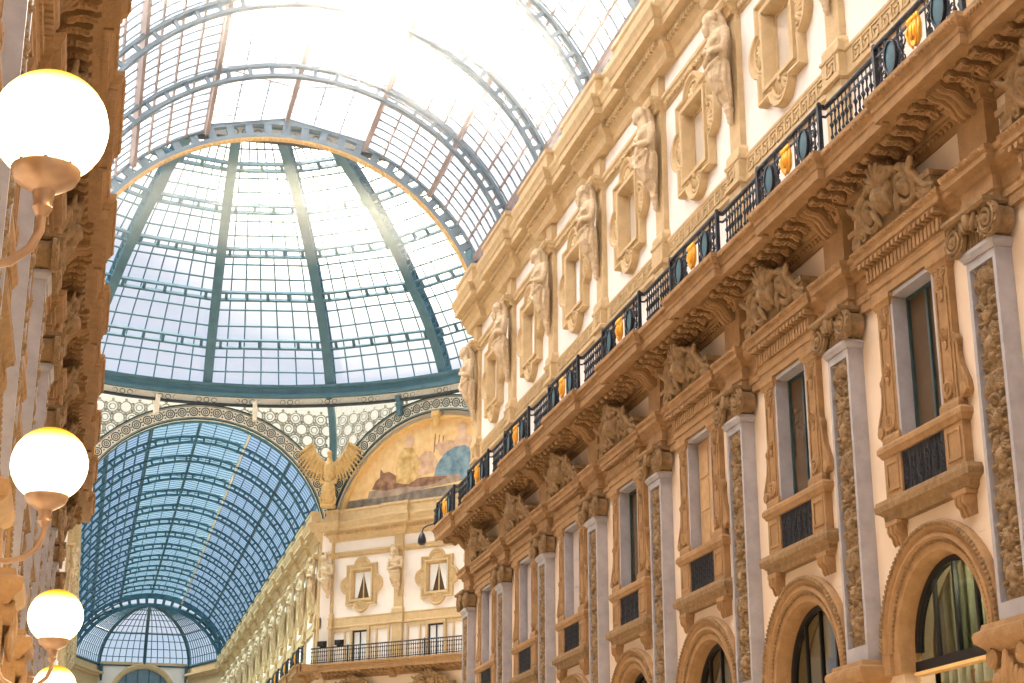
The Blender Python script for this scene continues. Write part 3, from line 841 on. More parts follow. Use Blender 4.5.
T_sh = {k: shutter(k).mesh('shutter', k, T_win.base) for k in ('wood', 'blind')}
for i, y in enumerate(PIL):
    o = fromdome(i, NR)
    T_pil.put(FR.at(-y), FR.r, 'marble-framed pilaster with carved relief, %s from the dome on the sunlit facade' % o, 'pilasters of the sunlit facade')
    T_pier.put(FR.at(-y), FR.r, 'ground-floor stone pier with scroll capital, %s from the dome, under the sunlit facade' % o, 'ground piers of the sunlit facade')
    T_up.put(FR.at(-y), FR.r, 'plain upper pilaster behind the %s caryatid from the dome, sunlit facade' % o, 'upper pilasters of the sunlit facade')
    T_st[i % 2].put(FR.at(-y), FR.r, '%s caryatid statue, %s from the dome on the sunlit facade' % ('bearded' if i % 2 == 0 else 'long-haired', o), 'caryatids of the sunlit facade')
    if i < NR: T_rail.put(FR.at(-y), FR.r, 'black iron railing with gilded crest, %s from the dome on the sunlit balcony' % o, 'railings of the sunlit balcony')
    w = y-B/2; kind = SH.get(i)
    txt = {'wood': 'tan wooden shutters', 'blind': 'closed lilac-grey shutters'}.get(kind, 'dark glass')
    r = T_win.put(FR.at(-w), FR.r, 'hooded stone window with %s, %s from the dome on the sunlit facade' % (txt, o), 'hooded windows of the sunlit facade')
    if kind in T_sh: link('shutter', T_sh[kind], r)['label'] = txt
    T_arch.put(FR.at(-w), FR.r, 'arched mezzanine window below the %s hooded window from the dome, sunlit facade' % o, 'arched windows of the sunlit facade')
    uw = T_uw.put(FR.at(-w), FR.r, 'quatrefoil-framed upper window, %s from the dome on the sunlit facade' % o, 'quatrefoil windows of the sunlit facade')
    if i >= 5:
        for s in (-1, 1): link('drape', CUR[s], uw)
    rm = M(); a = -w                                           # the room behind the arch
    rm.box(-4.2, -4.1, a-2.4, a+2.4, -1.6, 6.6); rm.box(-4.2, -.6, a-2.5, a-2.4, -1.6, 6.6); rm.box(-4.2, -.6, a+2.4, a+2.5, -1.6, 6.6)
    rm.box(-4.2, -.6, a-2.4, a+2.4, 6.5, 6.6); rm.box(-4.2, -.6, a-2.4, a+2.4, 2.2, 2.3)
    struct('wall_room', FR.world(rm), 'room')

def pendant(xy, z, label):
    t = Tmpl('pendant_lamp', 'lamp', z)
    t.add('bulb', M().ell((0, 0, z), (.13, .13, .13), 12, 8), 'globe', 60); t.add('cord', M().tube([(0, 0, z+.12), (0, 0, 6.5)], .012, 5), 'dark')
    t.put(xy, 0, label, 'pendant lamps behind the arched windows')
pendant(FR.at(-(PIL[2]-B/2)-.35, -1.6), 4.15, 'lit pendant lamp inside the arched window with a warm glow')
pendant(FR.at(-(PIL[1]-B/2)+.6, -1.6), 5.2, 'added unseen pendant lamp behind the sage curtain of the large arched window')  # hidden lamp body added to go with this room's point light
pendant(FR.at(-(PIL[3]-B/2)+.6, -2.), 4.7, 'added pendant lamp inside the arched window below the wooden shutters')  # lamp body added as the source of the point light here
pendant(FR.at(-(PIL[2]-B/2)+.55, -2.6), 4.15, 'dimmer lit pendant lamp deeper inside the warmly glowing arched window')
# sage curtain and a plant in the arch window next to the lamp-lit one
c0 = -(PIL[1]-B/2)
cm = M(); rings = []
for z in (2.4, 3.5, 4.6, 5.5):
    f = [(-.7+.06*math.sin(q*1.1), c0-1.5+3.*q/60, z) for q in range(61)]
    rings.append(f+[(x-.02, y, z) for x, y, z in f[::-1]])
cm.loft(rings)
cu = link('window_curtain', FR.world(cm).mesh('window_curtain', 'drape', 0, 60), None, (0, 0, ZC)); tag(cu, 'sage green curtain drawn behind the large arched window', 'curtain')
pt = Tmpl('potted_plant', 'plant', 3.2); lm = M()
for q in range(16):
    a = q*2.4; lm.tube([(0, 0, 3.5), (.05*math.cos(a), .1*math.sin(a), 3.85), (.08*math.cos(a), .26*math.sin(a), 3.95+.03*q)], [.012, .03, .006], 5)
pt.add('foliage', lm, 'leaf'); pt.add('pot', M().lathe([(.08, 3.2), (.13, 3.5), (.11, 3.5), (.1, 3.45)], (0, 0, 0), 'z', 14), 'stone_dk')
pt.put(FR.at(c0-.35, -.75), FR.r, 'small green potted plant standing behind the large arched window')
fl = M().box(-.9, -.35, c0-1.45, c0+1.45, 3.05, 3.2)
struct('trim_ledge', FR.world(fl), 'room')

# --- left facade (seen edge-on above the lamps)
LP = [Y0+B*k for k in range(-4, 8)]; LW = [y+B/2 for y in LP[:-1]]
facade_walls(FL, 'left', LW, -20., 61.6, lower=True, upper=False)
balcony(FL, LP, 1.5, 60.75, 'long stone balcony on scroll brackets above the globe lamps')
ent = M().sweep(steps(-4, 61.6, .1, [(p, .5, .26) for p in LP]+[(w, 1.42, .17) for w in LW]), ENT); trim(FL, ent, 'stone')
m = M().sweep(steps(-14, 61.6, -.12, [(p, 1.35, .1) for p in LP]), COR); trim(FL, m, 'ustone')
PD = M().prism([(1.36*math.cos(PI*i/24), 3.74+1.5*math.sin(PI*i/24)) for i in range(25)], -.27, -.26).mesh('pane', 'pane', T_arch.base)
NL = len(LP)
for i, y in enumerate(LP):
    o = ORD[NL-1-i]
    T_pil.put(FL.at(y), FL.r, 'marble-framed pilaster with carved relief, %s from the dome on the lamp-hung facade' % o, 'pilasters of the lamp-hung facade')
    T_pier.put(FL.at(y), FL.r, 'ground-floor stone pier, %s from the dome, under the lamp-hung facade' % o, 'ground piers of the lamp-hung facade')
    T_rail.put(FL.at(y), FL.r, 'black iron railing with gilded crest, %s from the dome on the lamp-side balcony' % o, 'railings of the lamp-side balcony')
    T_up.put(FL.at(y), FL.r, 'plain upper pilaster, %s from the dome above the lamp-side balcony' % o, 'upper pilasters of the lamp-hung facade')
    if i < NL-1:
        T_win.put(FL.at(y+B/2), FL.r, 'hooded stone window, %s from the dome on the lamp-hung facade' % ORD[NL-2-i], 'hooded windows of the lamp-hung facade')
        T_arch.put(FL.at(y+B/2), FL.r, 'arched window below the %s hooded window from the dome, lamp-hung facade' % ORD[NL-2-i], 'arched windows of the lamp-hung facade', swap={'pane': PD})
HAZE, SUNE = .011, 10.
# ------------------------------------------------------------------ glass roofs
def W(name, cat, label, base, xy=(0, 0), group=None):
    r = bpy.data.objects.new(name, None); COL.objects.link(r); r.location = (xy[0], xy[1], ZC+base); tag(r, label, cat, group); r['kind'] = 'thing'
    def part(n, m, mt, sm=None, loc=(0, 0, 0), parent=None, lab=None):
        me = m if not isinstance(m, M) else m.mesh(n, mt, base, sm, xy)
        o = link(n, me, parent or r, loc)
        if lab: o['label'] = lab
        return o
    return r, part

def arcbar(m, r0, r1, y0, y1, a0, a1, n, cx=XM, cz=20.4):
    """a bar bent round the vault axis (along y)"""
    rings = []
    for i in range(n+1):
        a = math.radians(a0+(a1-a0)*i/n); c, s = math.cos(a), math.sin(a)
        rings.append([(cx+r0*c, y0, cz+r0*s), (cx+r1*c, y0, cz+r1*s), (cx+r1*c, y1, cz+r1*s), (cx+r0*c, y1, cz+r0*s)])
    return m.loft(rings)
def raybar(m, r0, r1, w, y0, y1, a, cx=XM, cz=20.4):
    a = math.radians(a); c, s = math.cos(a), math.sin(a); t = w/2
    m.loft([[(cx+r*c+t*s*k, y, cz+r*s-t*c*k) for r, k in ((r0, -1), (r1, -1), (r1, 1), (r0, 1))] for y in (y0, y1)])

def ladder(y, r0, r1, ch, w, step, pw, a0=10, a1=170):
    m = M()
    arcbar(m, r0, r0+ch, y-w/2, y+w/2, a0, a1, 54); arcbar(m, r1-ch, r1, y-w/2, y+w/2, a0, a1, 54)
    k = int((a1-a0)/step)
    for i in range(k+1):
        a = a0+(a1-a0)*i/k; raybar(m, r0+ch*.5, r1-ch*.5, pw, y-w*.35, y+w*.35, a)
    return m

HEAVY = [4, 25.5, 47, 68.5, 90, 111.5, 133, 154.5, 176]
def vault(label, ya, yb, ribs, mr, mp, mb, gs, gc, white_strip=None, ch=.12, bw=.022, bd=.07, rw=.24):
    r, part = W('glass_barrel_vault', 'glass roof', label, 20.4, (XM, (ya+yb)/2))
    src = ladder(ribs[0], 8.06, 8.6, ch, rw, 5.4, .13).mesh('arch_rib', mr, 20.4, None, (XM, (ya+yb)/2))
    for y in ribs: part('arch_rib', src, mr, loc=(0, y-ribs[0], 0))
    for a in HEAVY[1:-1]:
        if a == 90: continue
        m = M(); raybar(m, 8.5, 8.78, .16, ya, yb, a); part('purlin', m, (white_strip if a == 68.5 and white_strip else mp))
    m = M(); raybar(m, 8.9, 9.05, .18, ya, yb, 90); part('ridge_beam', m, mp)
    m = M()
    for h0, h1 in zip(HEAVY, HEAVY[1:]):
        for q in (1, 2, 3):
            a = h0+(h1-h0)*q/4
            if 12 < a < 168 and not 68.5 < a < 111.5: raybar(m, 8.66, 8.76, .07, ya, yb, a)
    part('purlin_lattice', m, mp)
    n = int((yb-ya)/.666)
    for a0, a1 in ((12, 68.5), (111.5, 168)):
        m = M()
        for i in range(n+1):
            y = ya+(yb-ya)*i/n; arcbar(m, 8.77-bd, 8.77, y-bw, y+bw, a0, a1, 16)
        part('glazing_bar_lattice', m, mb)
    # raised central skylight: upstands, rafters, two glass slopes, ties
    c, s = math.cos(math.radians(68.5)), math.sin(math.radians(68.5))
    xl, zl, zt = 8.78*c, 20.4+8.78*s, 20.4+9.02
    m = M()
    for k in (-1, 1): m.box(XM+k*xl-.06, XM+k*xl+.06, ya, yb, zl-.15, zl+.2)
    part('skylight_kerb', m, mp)
    m = M()
    for i in range(n+1):
        y = ya+(yb-ya)*i/n
        for k in (-1, 1): m.tube([(XM+k*xl, y, zl+.2), (XM, y, zt)], .022, 4)
    for k in (-1, 1):
        for q in (.33, .66): m.tube([(XM+k*xl*q, ya, zl+.2+(zt-zl-.2)*(1-q)), (XM+k*xl*q, yb, zl+.2+(zt-zl-.2)*(1-q))], .03, 4)
    part('rafter_lattice', m, mb)
    m = M()
    for y in ribs:
        for k in (-1, 1): m.tube([(XM+k*xl, y, zl), (XM+k*xl*.2, y, 20.4+8.55), ], .03, 5); m.tube([(XM+k*xl, y, zl), (XM, y+B/2, zt)], .03, 5)
    part('tie_rod_lattice', m.tube([(XM-.0, ya, 20.4+8.55), (XM, yb, 20.4+8.55)], .02, 4), mp)
    for a0, a1 in ((12, 68.5), (111.5, 168)): part('side_pane', arcbar(M(), 8.79, 8.81, ya, yb, a0, a1, 16), gs, 60)
    g = M()
    for k in (-1, 1): g.loft([[(XM+k*xl, y, zl+.22), (XM, y, zt+.02), (XM, y, zt+.04), (XM+k*xl, y, zl+.24)] for y in (ya, yb)])
    part('skylight_pane', g, gc)
    for y, nm in ((ya, 'gable_pane'),): part(nm, M().prism([(XM-xl, zl-.1), (XM+xl, zl-.1), (XM+xl, zl+.2), (XM, zt), (XM-xl, zl+.2)], y-.02, y, 'xz'), gc)
    return r, part

YA, YB = -8., 60.25
nr = [54.85-B*k for k in range(11, -1, -1)]
r, part = vault('pale glass barrel vault over the near arm with rose-grey ribs', YA, YB, nr, 'steel_grey', 'steel_pale', 'steel_grey', 'g_near', 'g_near')
# the broad end arch with oblong openings, gilt underside
m = M()
arcbar(m, 8.2, 8.36, 60.3, 60.55, 10, 170, 54); arcbar(m, 8.74, 8.98, 60.3, 60.55, 10, 170, 54)
for i in range(33): raybar(m, 8.3, 8.8, .3, 60.32, 60.53, 10+5*i)
part('end_arch', m, 'steel_grey')
m = M(); arcbar(m, 8.12, 8.2, 60.32, 60.6, 8, 172, 54)
for i in range(110): raybar(m, 8.07, 8.13, .08, 60.32, 60.4, 10+160*i/109)
part('gilt_soffit', m, 'gilt')

YE = 176.
fp = [103.6+B*k for k in range(14)]
vault('blue-tinted glass barrel vault over the far arm beyond the dome', 102.9, YE, fp, 'steel', 'steel', 'steel', 'g_blue', 'g_cyan', 'cream', .14, .026, .03, .18)

# ------------------------------------------------------------------ dome
PROF = [(20.1, 30.5), (19.45, 31.7), (18.7, 32.85), (17.6, 34.1), (16.4, 35.25), (15.3, 36.35), (14.15, 37.3), (12.9, 38.25), (11.6, 39.15), (10.3, 40.0), (9.0, 40.75), (7.4, 41.5), (5.8, 42.05), (4.2, 42.45), (2.6, 42.7)]
LV = [0, 2, 4, 6, 8, 10, 12, 14]
def nrm(i):
    a = PROF[max(i-1, 0)]; b = PROF[min(i+1, len(PROF)-1)]
    t = Vector((b[0]-a[0], b[1]-a[1])).normalized(); return Vector((t.y, -t.x))     # outward
def pr(i, o=0.):
    n = nrm(i); return PROF[i][0]+n.x*o, PROF[i][1]+n.y*o
def dp(R, z, ang, tang=0.):
    return (XM+R*math.sin(ang)+tang*math.cos(ang), YO+R*math.cos(ang)-tang*math.sin(ang), z)
r, part = W('glass_dome', 'glass roof', 'great glass dome on sixteen blue ribs over the crossing', 30.5, (XM, YO))
NP = len(PROF)
for k in range(16):
    a = 2*PI*k/16; m = M()
    for o0, o1, w in ((-.05, .05, .3), (.75, .82, .24)):
        m.loft([[dp(*pr(i, o0), a, -w), dp(*pr(i, o0), a, w), dp(*pr(i, o1), a, w), dp(*pr(i, o1), a, -w)] for i in range(NP)])
    for i in range(NP-1):                                       # scrollwork web between the flanges
        for sd in (-.2, .2):
            for f0, f1 in ((0, .5), (.5, 1)):
                def P(f, o):
                    p, q = pr(i, o), pr(i+1, o); return dp(p[0]+(q[0]-p[0])*f, p[1]+(q[1]-p[1])*f, a, sd)
                m.tube([P(f0, .03), P(f1, .77)], .035, 4); m.tube([P(f0, .77), P(f1, .03)], .035, 4)
                c = [P(f0+(f1-f0)*(.5+.3*math.cos(q*PI/4)), .4+.2*math.sin(q*PI/4)) for q in range(9)]
                m.tube(c, .03, 4)
    part('dome_rib', m, 'steel_dome')
for l in LV[1:-1]:
    m = M()
    for k in range(16):
        a0, a1 = 2*PI*k/16, 2*PI*(k+1)/16
        n = nrm(l); t = Vector((-n.y, n.x))
        def Q(f, u, o):
            R, z = PROF[l][0]+t.x*u+n.x*o, PROF[l][1]+t.y*u+n.y*o
            A, C = Vector(dp(R, z, a0)), Vector(dp(R, z, a1)); return A.lerp(C, f)
        for u in (-.26, .26):
            m.loft([[Q(f, u-.06, .2), Q(f, u+.06, .2), Q(f, u+.06, .5), Q(f, u-.06, .5)] for f in (0, 1)])
        nn = max(3, int(PROF[l][0]*.39/1.1))
        for i in range(nn):
            f = (i+.5)/nn; e = .09/(PROF[l][0]*.39)
            m.loft([[Q(f-e, u, .3), Q(f+e, u, .3), Q(f+e, u, .4), Q(f-e, u, .4)] for u in (-.24, .24)])
    part('ring_girder_lattice', m, 'steel_dome')
m = M(); g = M()
def at_s(l0, f):
    """a point of the profile between two ring levels"""
    x = l0+2*f; i = min(int(x), NP-2); q = x-i
    p0, p1 = pr(i, .62), pr(i+1, .62); return p0[0]+(p1[0]-p0[0])*q, p0[1]+(p1[1]-p0[1])*q
for l in LV[:-1]:
    for q in (1, 2):
        R, z = at_s(l, q/3)
        for k in range(16): m.tube([dp(R, z, 2*PI*k/16), dp(R, z, 2*PI*(k+1)/16)], .065, 4)
part('purlin_lattice', m, 'steel_dome')
m = M()
for k in range(16):
    for q in range(1, 7):
        f = q/7
        pts = []
        for i in range(NP-2):
            A, C = Vector(dp(*pr(i, .66), 2*PI*k/16)), Vector(dp(*pr(i, .66), 2*PI*(k+1)/16)); pts.append(A.lerp(C, f))
        m.tube(pts, .045, 4)
    g.loft([[dp(*pr(i, .72), 2*PI*k/16), dp(*pr(i, .72), 2*PI*(k+1)/16), dp(*pr(i, .74), 2*PI*(k+1)/16), dp(*pr(i, .74), 2*PI*k/16)] for i in range(NP)])
part('glazing_bar_lattice', m, 'steel_dome'); part('dome_pane', g, 'g_dome')
m = M(); circ = lambda R, n=48: [(XM+R*math.sin(2*PI*i/n), YO+R*math.cos(2*PI*i/n)) for i in range(n)]
m.sweep(circ(2.6)[::-1], [(-.2, 42.5), (.3, 42.5), (.3, 43.2), (-.2, 43.2)], True); m.lathe([(2.7, 43.2), (1.9, 44.0), (.8, 44.5), (.1, 44.6)], (XM, YO, 0), 'z', 24)
part('lantern', m, 'steel_dome')
# base ring, lace frieze, dark string
m = M(); m.sweep(circ(20.0), [(-.1, 29.86), (.3, 29.86), (.3, 30.1), (.14, 30.14), (.14, 30.5), (.3, 30.56), (.3, 30.72), (-.5, 30.72), (-.5, 29.86)], True); part('base_ring', m, 'steel_dome')
m = M(); m.sweep(circ(20.0), [(.0, 29.4), (.02, 29.4), (.02, 29.86), (0, 29.86)], True); part('frieze_band', m, 'cream')
m = M(); N = 260
for i in range(N):
    a = 2*PI*i/N
    m.tube([dp(19.96, 29.63+.15*math.sin(q*PI/4), a, .17*math.cos(q*PI/4)) for q in range(9)], .025, 3, False)
part('lace_lattice', m, 'tealline')
m = M(); m.sweep(circ(20.0), [(-.05, 29.28), (.2, 29.28), (.2, 29.42), (-.05, 29.42)], True); part('string_course', m, 'lead')
for k in range(16):
    if k % 2 == 0:
        a = 2*PI*(k+.5)/16+0
for k in range(8):                                              # brackets over the arches
    if k == 4: continue
    for d in (-.155, .155):
        a = 2*PI*k/8+d; m = M()
        m.loft([[dp(19.9-x, z, a, -.14), dp(19.9-x, z, a, .14), dp(20.3, z, a, .14), dp(20.3, z, a, -.14)] for z, x in ((28.4, .0), (28.7, .12), (29.0, .12), (29.3, .25), (29.6, .3))])
        part('bracket', m, 'cream' if k % 2 == 0 else 'steel_dome')
for k in range(8):
    a = PI/8+2*PI*k/8; c = AP/math.cos(PI/8)
    m = M(); m.loft([[dp(R+q, z, a, s) for q, s in ((-.32, -.2), (-.32, .2), (.1, .2), (.1, -.2))] for R, z in ((c-.5, 22.85), (c-.5, 27.4), (c-1.0, 28.8), (20.2, 29.9))])
    part('corner_strut', m, 'steel_dome')

# ------------------------------------------------------------------ crossing: eight sides
SIDES = {0: 'far arm', 45: 'mural wall', 90: 'side arm', 135: 'wall beside the sunlit facade', 180: 'near arm', 225: 'wall beside the lamp facade', 270: 'other side arm', 315: 'wall opposite the mural'}
R0, R1 = 7.95, 8.92
def band_meshes():
    m = M(); m.arc([(R0, -.05), (R0, .25), (R1, .25), (R1, -.05)], 20.4, 14, 166, 60); a = m
    m = M()
    for p in ([(R0-.02, .2), (R0-.02, .3), (R0+.06, .3), (R0+.06, .2)], [(R1-.06, .2), (R1-.06, .3), (R1+.04, .3), (R1+.04, .2)], [(R0+.1, .24), (R0+.1, .275), (R0+.13, .275), (R0+.13, .24)], [(R1-.13, .24), (R1-.13, .275), (R1-.1, .275), (R1-.1, .24)]):
        m.arc(p, 20.4, 14, 166, 60)
    b = m; m = M(); rm = (R0+R1)/2
    for i in range(31):
        t = math.radians(15+5*i); y, z = rm*math.cos(t), 20.4+rm*math.sin(t)
        m.lathe([(.29, .25), (.29, .29), (.23, .29), (.23, .25)], (0, y, z), 'x', 16, False)
        for q in range(8):
            e = q*PI/4; m.ell((.26, y+.13*math.cos(e), z+.13*math.sin(e)), (.025, .05, .05), 5, 3)
        m.ell((.26, y, z), (.03, .05, .05), 6, 3)
        t2 = math.radians(17.5+5*i)
        for rr in (rm-.2, rm, rm+.2): m.ell((.25, rr*math.cos(t2), 20.4+rr*math.sin(t2)), (.03, .06, .06), 5, 3)
    return a, b, m
bA, bB, bC = band_meshes()
bA, bB, bC = bA.mesh('band', 'cream', 22.85), bB.mesh('border', 'tealline', 22.85), bC.mesh('medallion_pattern', 'tealline', 22.85, 60)
def spandrel():
    m = M(); ys = np.linspace(-8.4, 8.4, 43)
    def lo(y): return max(22.85, 20.4+math.sqrt(max(0, 8.88**2-y*y)))
    for p, q in zip(ys, ys[1:]):
        m.loft([[(x, p, lo(p)), (x, q, lo(q)), (x, q, 29.95), (x, p, 29.95)] for x in (-.12, -.09)])
    T2 = {-1: M(), 1: M()}; s = .42; j = 0; z = 23.2
    while z < 29.3:
        for i in range(-11, 12):
            y = i*s*2*.98+(s*.98 if j % 2 else 0)
            if abs(y) > 8.2 or z < lo(y)-.2: continue
            t = T2[1 if y > 0 else -1]
            pts = [(-.06, y+s*.86*math.cos(q*PI/6), z+s*.86*math.sin(q*PI/6)) for q in range(13)]
            t.tube(pts, .05, 4, False)
            pts = [(-.06, y+s*.5*math.cos(q*PI/3), z+s*.5*math.sin(q*PI/3)) for q in range(7)]
            if (i+j) % 2: t.tube(pts, .035, 4, False)
            for q in range(6): t.ell((-.06, y+s*1.12*math.cos(q*PI/3+PI/6), z+s*1.12*math.sin(q*PI/3+PI/6)), (.03, .1, .1), 5, 3)
        z += s*1.7; j += 1
    return m.mesh('frosted_pane', 'g_pale', 22.85), T2[-1].mesh('tracery_lattice', 'lacegrey', 22.85), T2[1].mesh('tracery_lattice', 'lacegrey', 22.85)
spA, spB, spC = spandrel()
FS = {}
for ang, wd in SIDES.items():
    a = math.radians(ang); F = Face(XM+AP*math.sin(a), YO+AP*math.cos(a), math.atan2(-math.cos(a), -math.sin(a)), wd)
    if ang == 45: q = F.at(-.5); F = Face(q[0], q[1], F.r, wd)
    FS[ang] = F
    for n, cat, ms, lab in (('decorated_arch', 'arch', (bA, bB, bC), 'cream arch band of teal rosettes over the %s'), ('spandrel_screen', 'screen', (spA, spB, spC), 'frosted tracery screen above the arch of the %s')):
        if ang == 180: continue
        r = bpy.data.objects.new(n, None); COL.objects.link(r); r.location = (F.o[0], F.o[1], ZC+22.85); r.rotation_euler = (0, 0, F.r)
        tag(r, lab % wd, cat, 'arches of the crossing' if cat == 'arch' else 'screens of the crossing')
        for me in ms: link(me.name, me, r)

# walls of the crossing
for ang, nm in ((45, 'mural'), (135, 'sunlit_corner'), (225, 'lamp_corner'), (315, 'opposite')):
    F = FS[ang]
    if ang == 45:
        w = M(); u = M()
        w.box(-.6, 0, -8.6, 8.6, -1.6, 13.12)
        cs = (-5.6, 0, 5.6); ed = [-8.6]
        for c in cs:
            u.box(-.8, -.2, c-2.8, c-.78, 13.12, 22.85); u.box(-.8, -.2, c+.78, c+2.8, 13.12, 22.85)
            u.box(-.8, -.2, c-.78, c+.78, 13.12, 17.09); u.box(-.8, -.2, c-.78, c+.78, 19.01, 22.85)
        for s in (-1, 1): u.box(-.8, -.2, min(s*8.4, s*8.8), max(s*8.4, s*8.8), 13.12, 22.85)
        struct('wall_'+nm, F.world(w), 'pink'); struct('wall_'+nm+'_upper', F.world(u), 'plaster')
    else:
        struct('wall_'+nm, F.world(M().box(-.6, 0, -8.6, 8.6, -1.6, 13.12)), 'pink'); struct('wall_'+nm+'_upper', F.world(M().box(-.8, -.2, -8.8, 8.8, 13.12, 22.85)), 'ustone')
    struct('wall_'+nm+'_lunette', F.world(M().prism([(8.9*math.cos(PI*i/40), max(22.6, 20.4+8.9*math.sin(PI*i/40))) for i in range(3, 38)], -.5, -.2)), 'plaster')
    if ang != 45: trim(F, M().sweep([(-.12, -8.6), (-.12, 8.6)], COR), 'ustone')
F = FS[45]; FDp = [-8.1, -2.8, 2.8, 8.1]
upper_trims(F, FDp, -8.7, 8.7, key=False, jut=.5)
balcony(F, FDp, -8.0, 8.9, 'stone balcony along the mural wall beyond the crossing', juts=False)
T_bw = Tmpl('balcony_window', 'window', 13.2)
m = M()
for s in (-1, 1): m.box(-.25, .0, s*.72, s*.56, 13.2, 15.42); m.box(-.22, -.12, s*1.15, s*1.25, 13.3, 15.42); m.box(-.22, -.12, s*2.05, s*2.15, 13.3, 15.42)
m.box(-.25, 0, -.72, .72, 15.2, 15.42); m.box(-.22, -.12, -2.2, 2.2, 15.2, 15.42)
T_bw.add('stone_frame', m, 'ustone')
m = M()
for s in (-1, 1): m.box(-.2, -.14, s*.56, s*.46, 13.2, 15.2)
m.box(-.2, -.14, -.05, .05, 13.2, 15.2); m.box(-.2, -.14, -.5, .5, 15.1, 15.2); T_bw.add('casement_frame', m, 'lead')
for s in (-1, 1): T_bw.add('pane', M().box(-.19, -.17, s*.46, s*.05, 13.2, 15.1), 'curtain')
for i, c in enumerate((-5.6, 0, 5.6)):
    w = T_uwd.put(F.at(c), F.r, 'quatrefoil-framed window with parted white drapes, %s from the winged figure on the mural wall' % ORD[i], 'windows of the mural wall')
    for s in (-1, 1): link('drape', CUR[s], w)
    T_bw.put(F.at(c), F.r, 'small balcony window with white blinds, %s from the winged figure on the mural wall' % ORD[i], 'balcony windows of the mural wall')
    T_rail_o.put(F.at(c), F.r, 'black iron railing panel, %s from the winged figure on the mural wall balcony' % ORD[i], 'railings of the mural wall')
    T_win.put(F.at(c), F.r, 'hooded window under the mural wall balcony, %s from the winged figure' % ORD[i], 'hooded windows of the mural wall')
for i, p in enumerate(FDp):
    T_up.put(F.at(p), F.r, 'plain upper pilaster behind the %s caryatid of the mural wall' % ORD[i], 'upper pilasters of the mural wall')
    T_st[(i+1) % 2].put(F.at(p), F.r, 'caryatid statue on the mural wall, %s from the winged figure' % ORD[i], 'caryatids of the mural wall')
trim(F, M().sweep(steps(-8.6, 8.6, .1, [(p, .5, .26) for p in FDp]+[(c, 1.42, .17) for c in (-5.6, 0, 5.6)]), ENT), 'stone')

# mural: a painted lunette with generic draped figures
def paint(name, a, b, horiz=False):
    m, N, L = nt(name); o = N.new('ShaderNodeOutputMaterial'); p = N.new('ShaderNodeBsdfPrincipled'); p.inputs['Roughness'].default_value = .8; L.new(p.outputs[0], o.inputs[0])
    tc = N.new('ShaderNodeTexCoord'); no = N.new('ShaderNodeTexNoise'); no.inputs['Scale'].default_value = 2.2; no.inputs['Detail'].default_value = 8; L.new(tc.outputs['Object'], no.inputs['Vector'])
    r = N.new('ShaderNodeValToRGB'); r.color_ramp.elements[0].position = .33; r.color_ramp.elements[1].position = .67
    r.color_ramp.elements[0].color = (*a, 1); r.color_ramp.elements[1].color = (*b, 1); L.new(no.outputs[0], r.inputs[0]); L.new(r.outputs[0], p.inputs['Base Color']); MT[name] = m
paint('paint_sky', (.80, .50, .22), (.88, .68, .36)); paint('paint_blue', (.10, .20, .27), (.26, .38, .45)); paint('paint_yellow', (.48, .30, .10), (.80, .58, .27))
paint('paint_brown', (.16, .08, .05), (.40, .23, .14)); paint('paint_rose', (.52, .31, .20), (.74, .52, .36)); paint('paint_stone', (.28, .20, .15), (.46, .36, .28)); paint('paint_ground', (.14, .12, .10), (.30, .26, .22)); paint('paint_skin', (.62, .40, .26), (.78, .56, .40))
r = bpy.data.objects.new('painted_lunette', None); COL.objects.link(r); r.location = (F.o[0], F.o[1], ZC+22.85); r.rotation_euler = (0, 0, F.r)
tag(r, 'painted lunette of draped figures on a peach sky over the mural wall', 'mural')
def mp(n, m, mt, sm=None): link(n, m.mesh(n, mt, 22.85, sm), r)
mp('painted_sky', M().prism([(7.6*math.cos(PI*i/60), max(22.7, 20.4+7.6*math.sin(PI*i/60))) for i in range(5, 56)], -.2, -.1), 'paint_sky')
m = M()
m.arc([(7.45, -.1), (7.45, .12), (7.5, .2), (7.6, .22), (7.66, .14), (7.72, .1), (7.72, -.1)], 20.4, 16, 164, 60)
mp('gilt_arch', m, 'gilt', 40)
m = M(); m.ell((.25, 0, 27.75), (.2, .22, .4), 10, 7); m.box(0, .4, -.28, .28, 28.0, 28.35); m.spiral((0, 27.9), .2, 1.5, .06, .4, 1, 0, 16)
mp('keystone', m, 'gilt', 40)
def blob(m, pts, x=0.): m.prism(pts, -.11, -.08+x)
def hump(cy, cz, ry, rz, wob=.1, n=26, ph=0., flat=False):
    P = []
    for i in range(n):
        a = 2*PI*i/n; k = 1+wob*math.sin(3*a+ph)+wob*.6*math.sin(5*a+ph*2)
        z = cz+rz*k*math.sin(a)
        P.append((cy+ry*k*math.cos(a), max(z, cz-.1) if flat else z))
    return P
m = M(); blob(m, [(-7.3, 22.8), (-6.9, 23.45), (-3, 23.5), (1, 23.6), (4, 23.5), (7, 23.4), (7.3, 22.8)]); mp('painted_ground', m, 'paint_ground')
m = M(); blob(m, [(-5.3, 23.4), (-5.2, 23.9), (-3.4, 24.0), (-2, 23.95), (-.5, 24.2), (1.8, 24.3), (1.8, 23.8), (-1, 23.6), (-3, 23.4)], .004); mp('painted_bench', m, 'paint_stone')
m = M(); blob(m, [(-5.0, 24.0), (-4.7, 24.5), (-4.4, 24.7), (-4.35, 25.25), (-4.1, 24.95), (-3.7, 25.0), (-3.2, 24.7), (-2.9, 24.2), (-2.2, 23.9), (-4, 23.8)], .008)
blob(m, hump(-1.1, 24.05, 1.6, .28, .12), .01); mp('painted_crouching_figure', m, 'paint_brown')
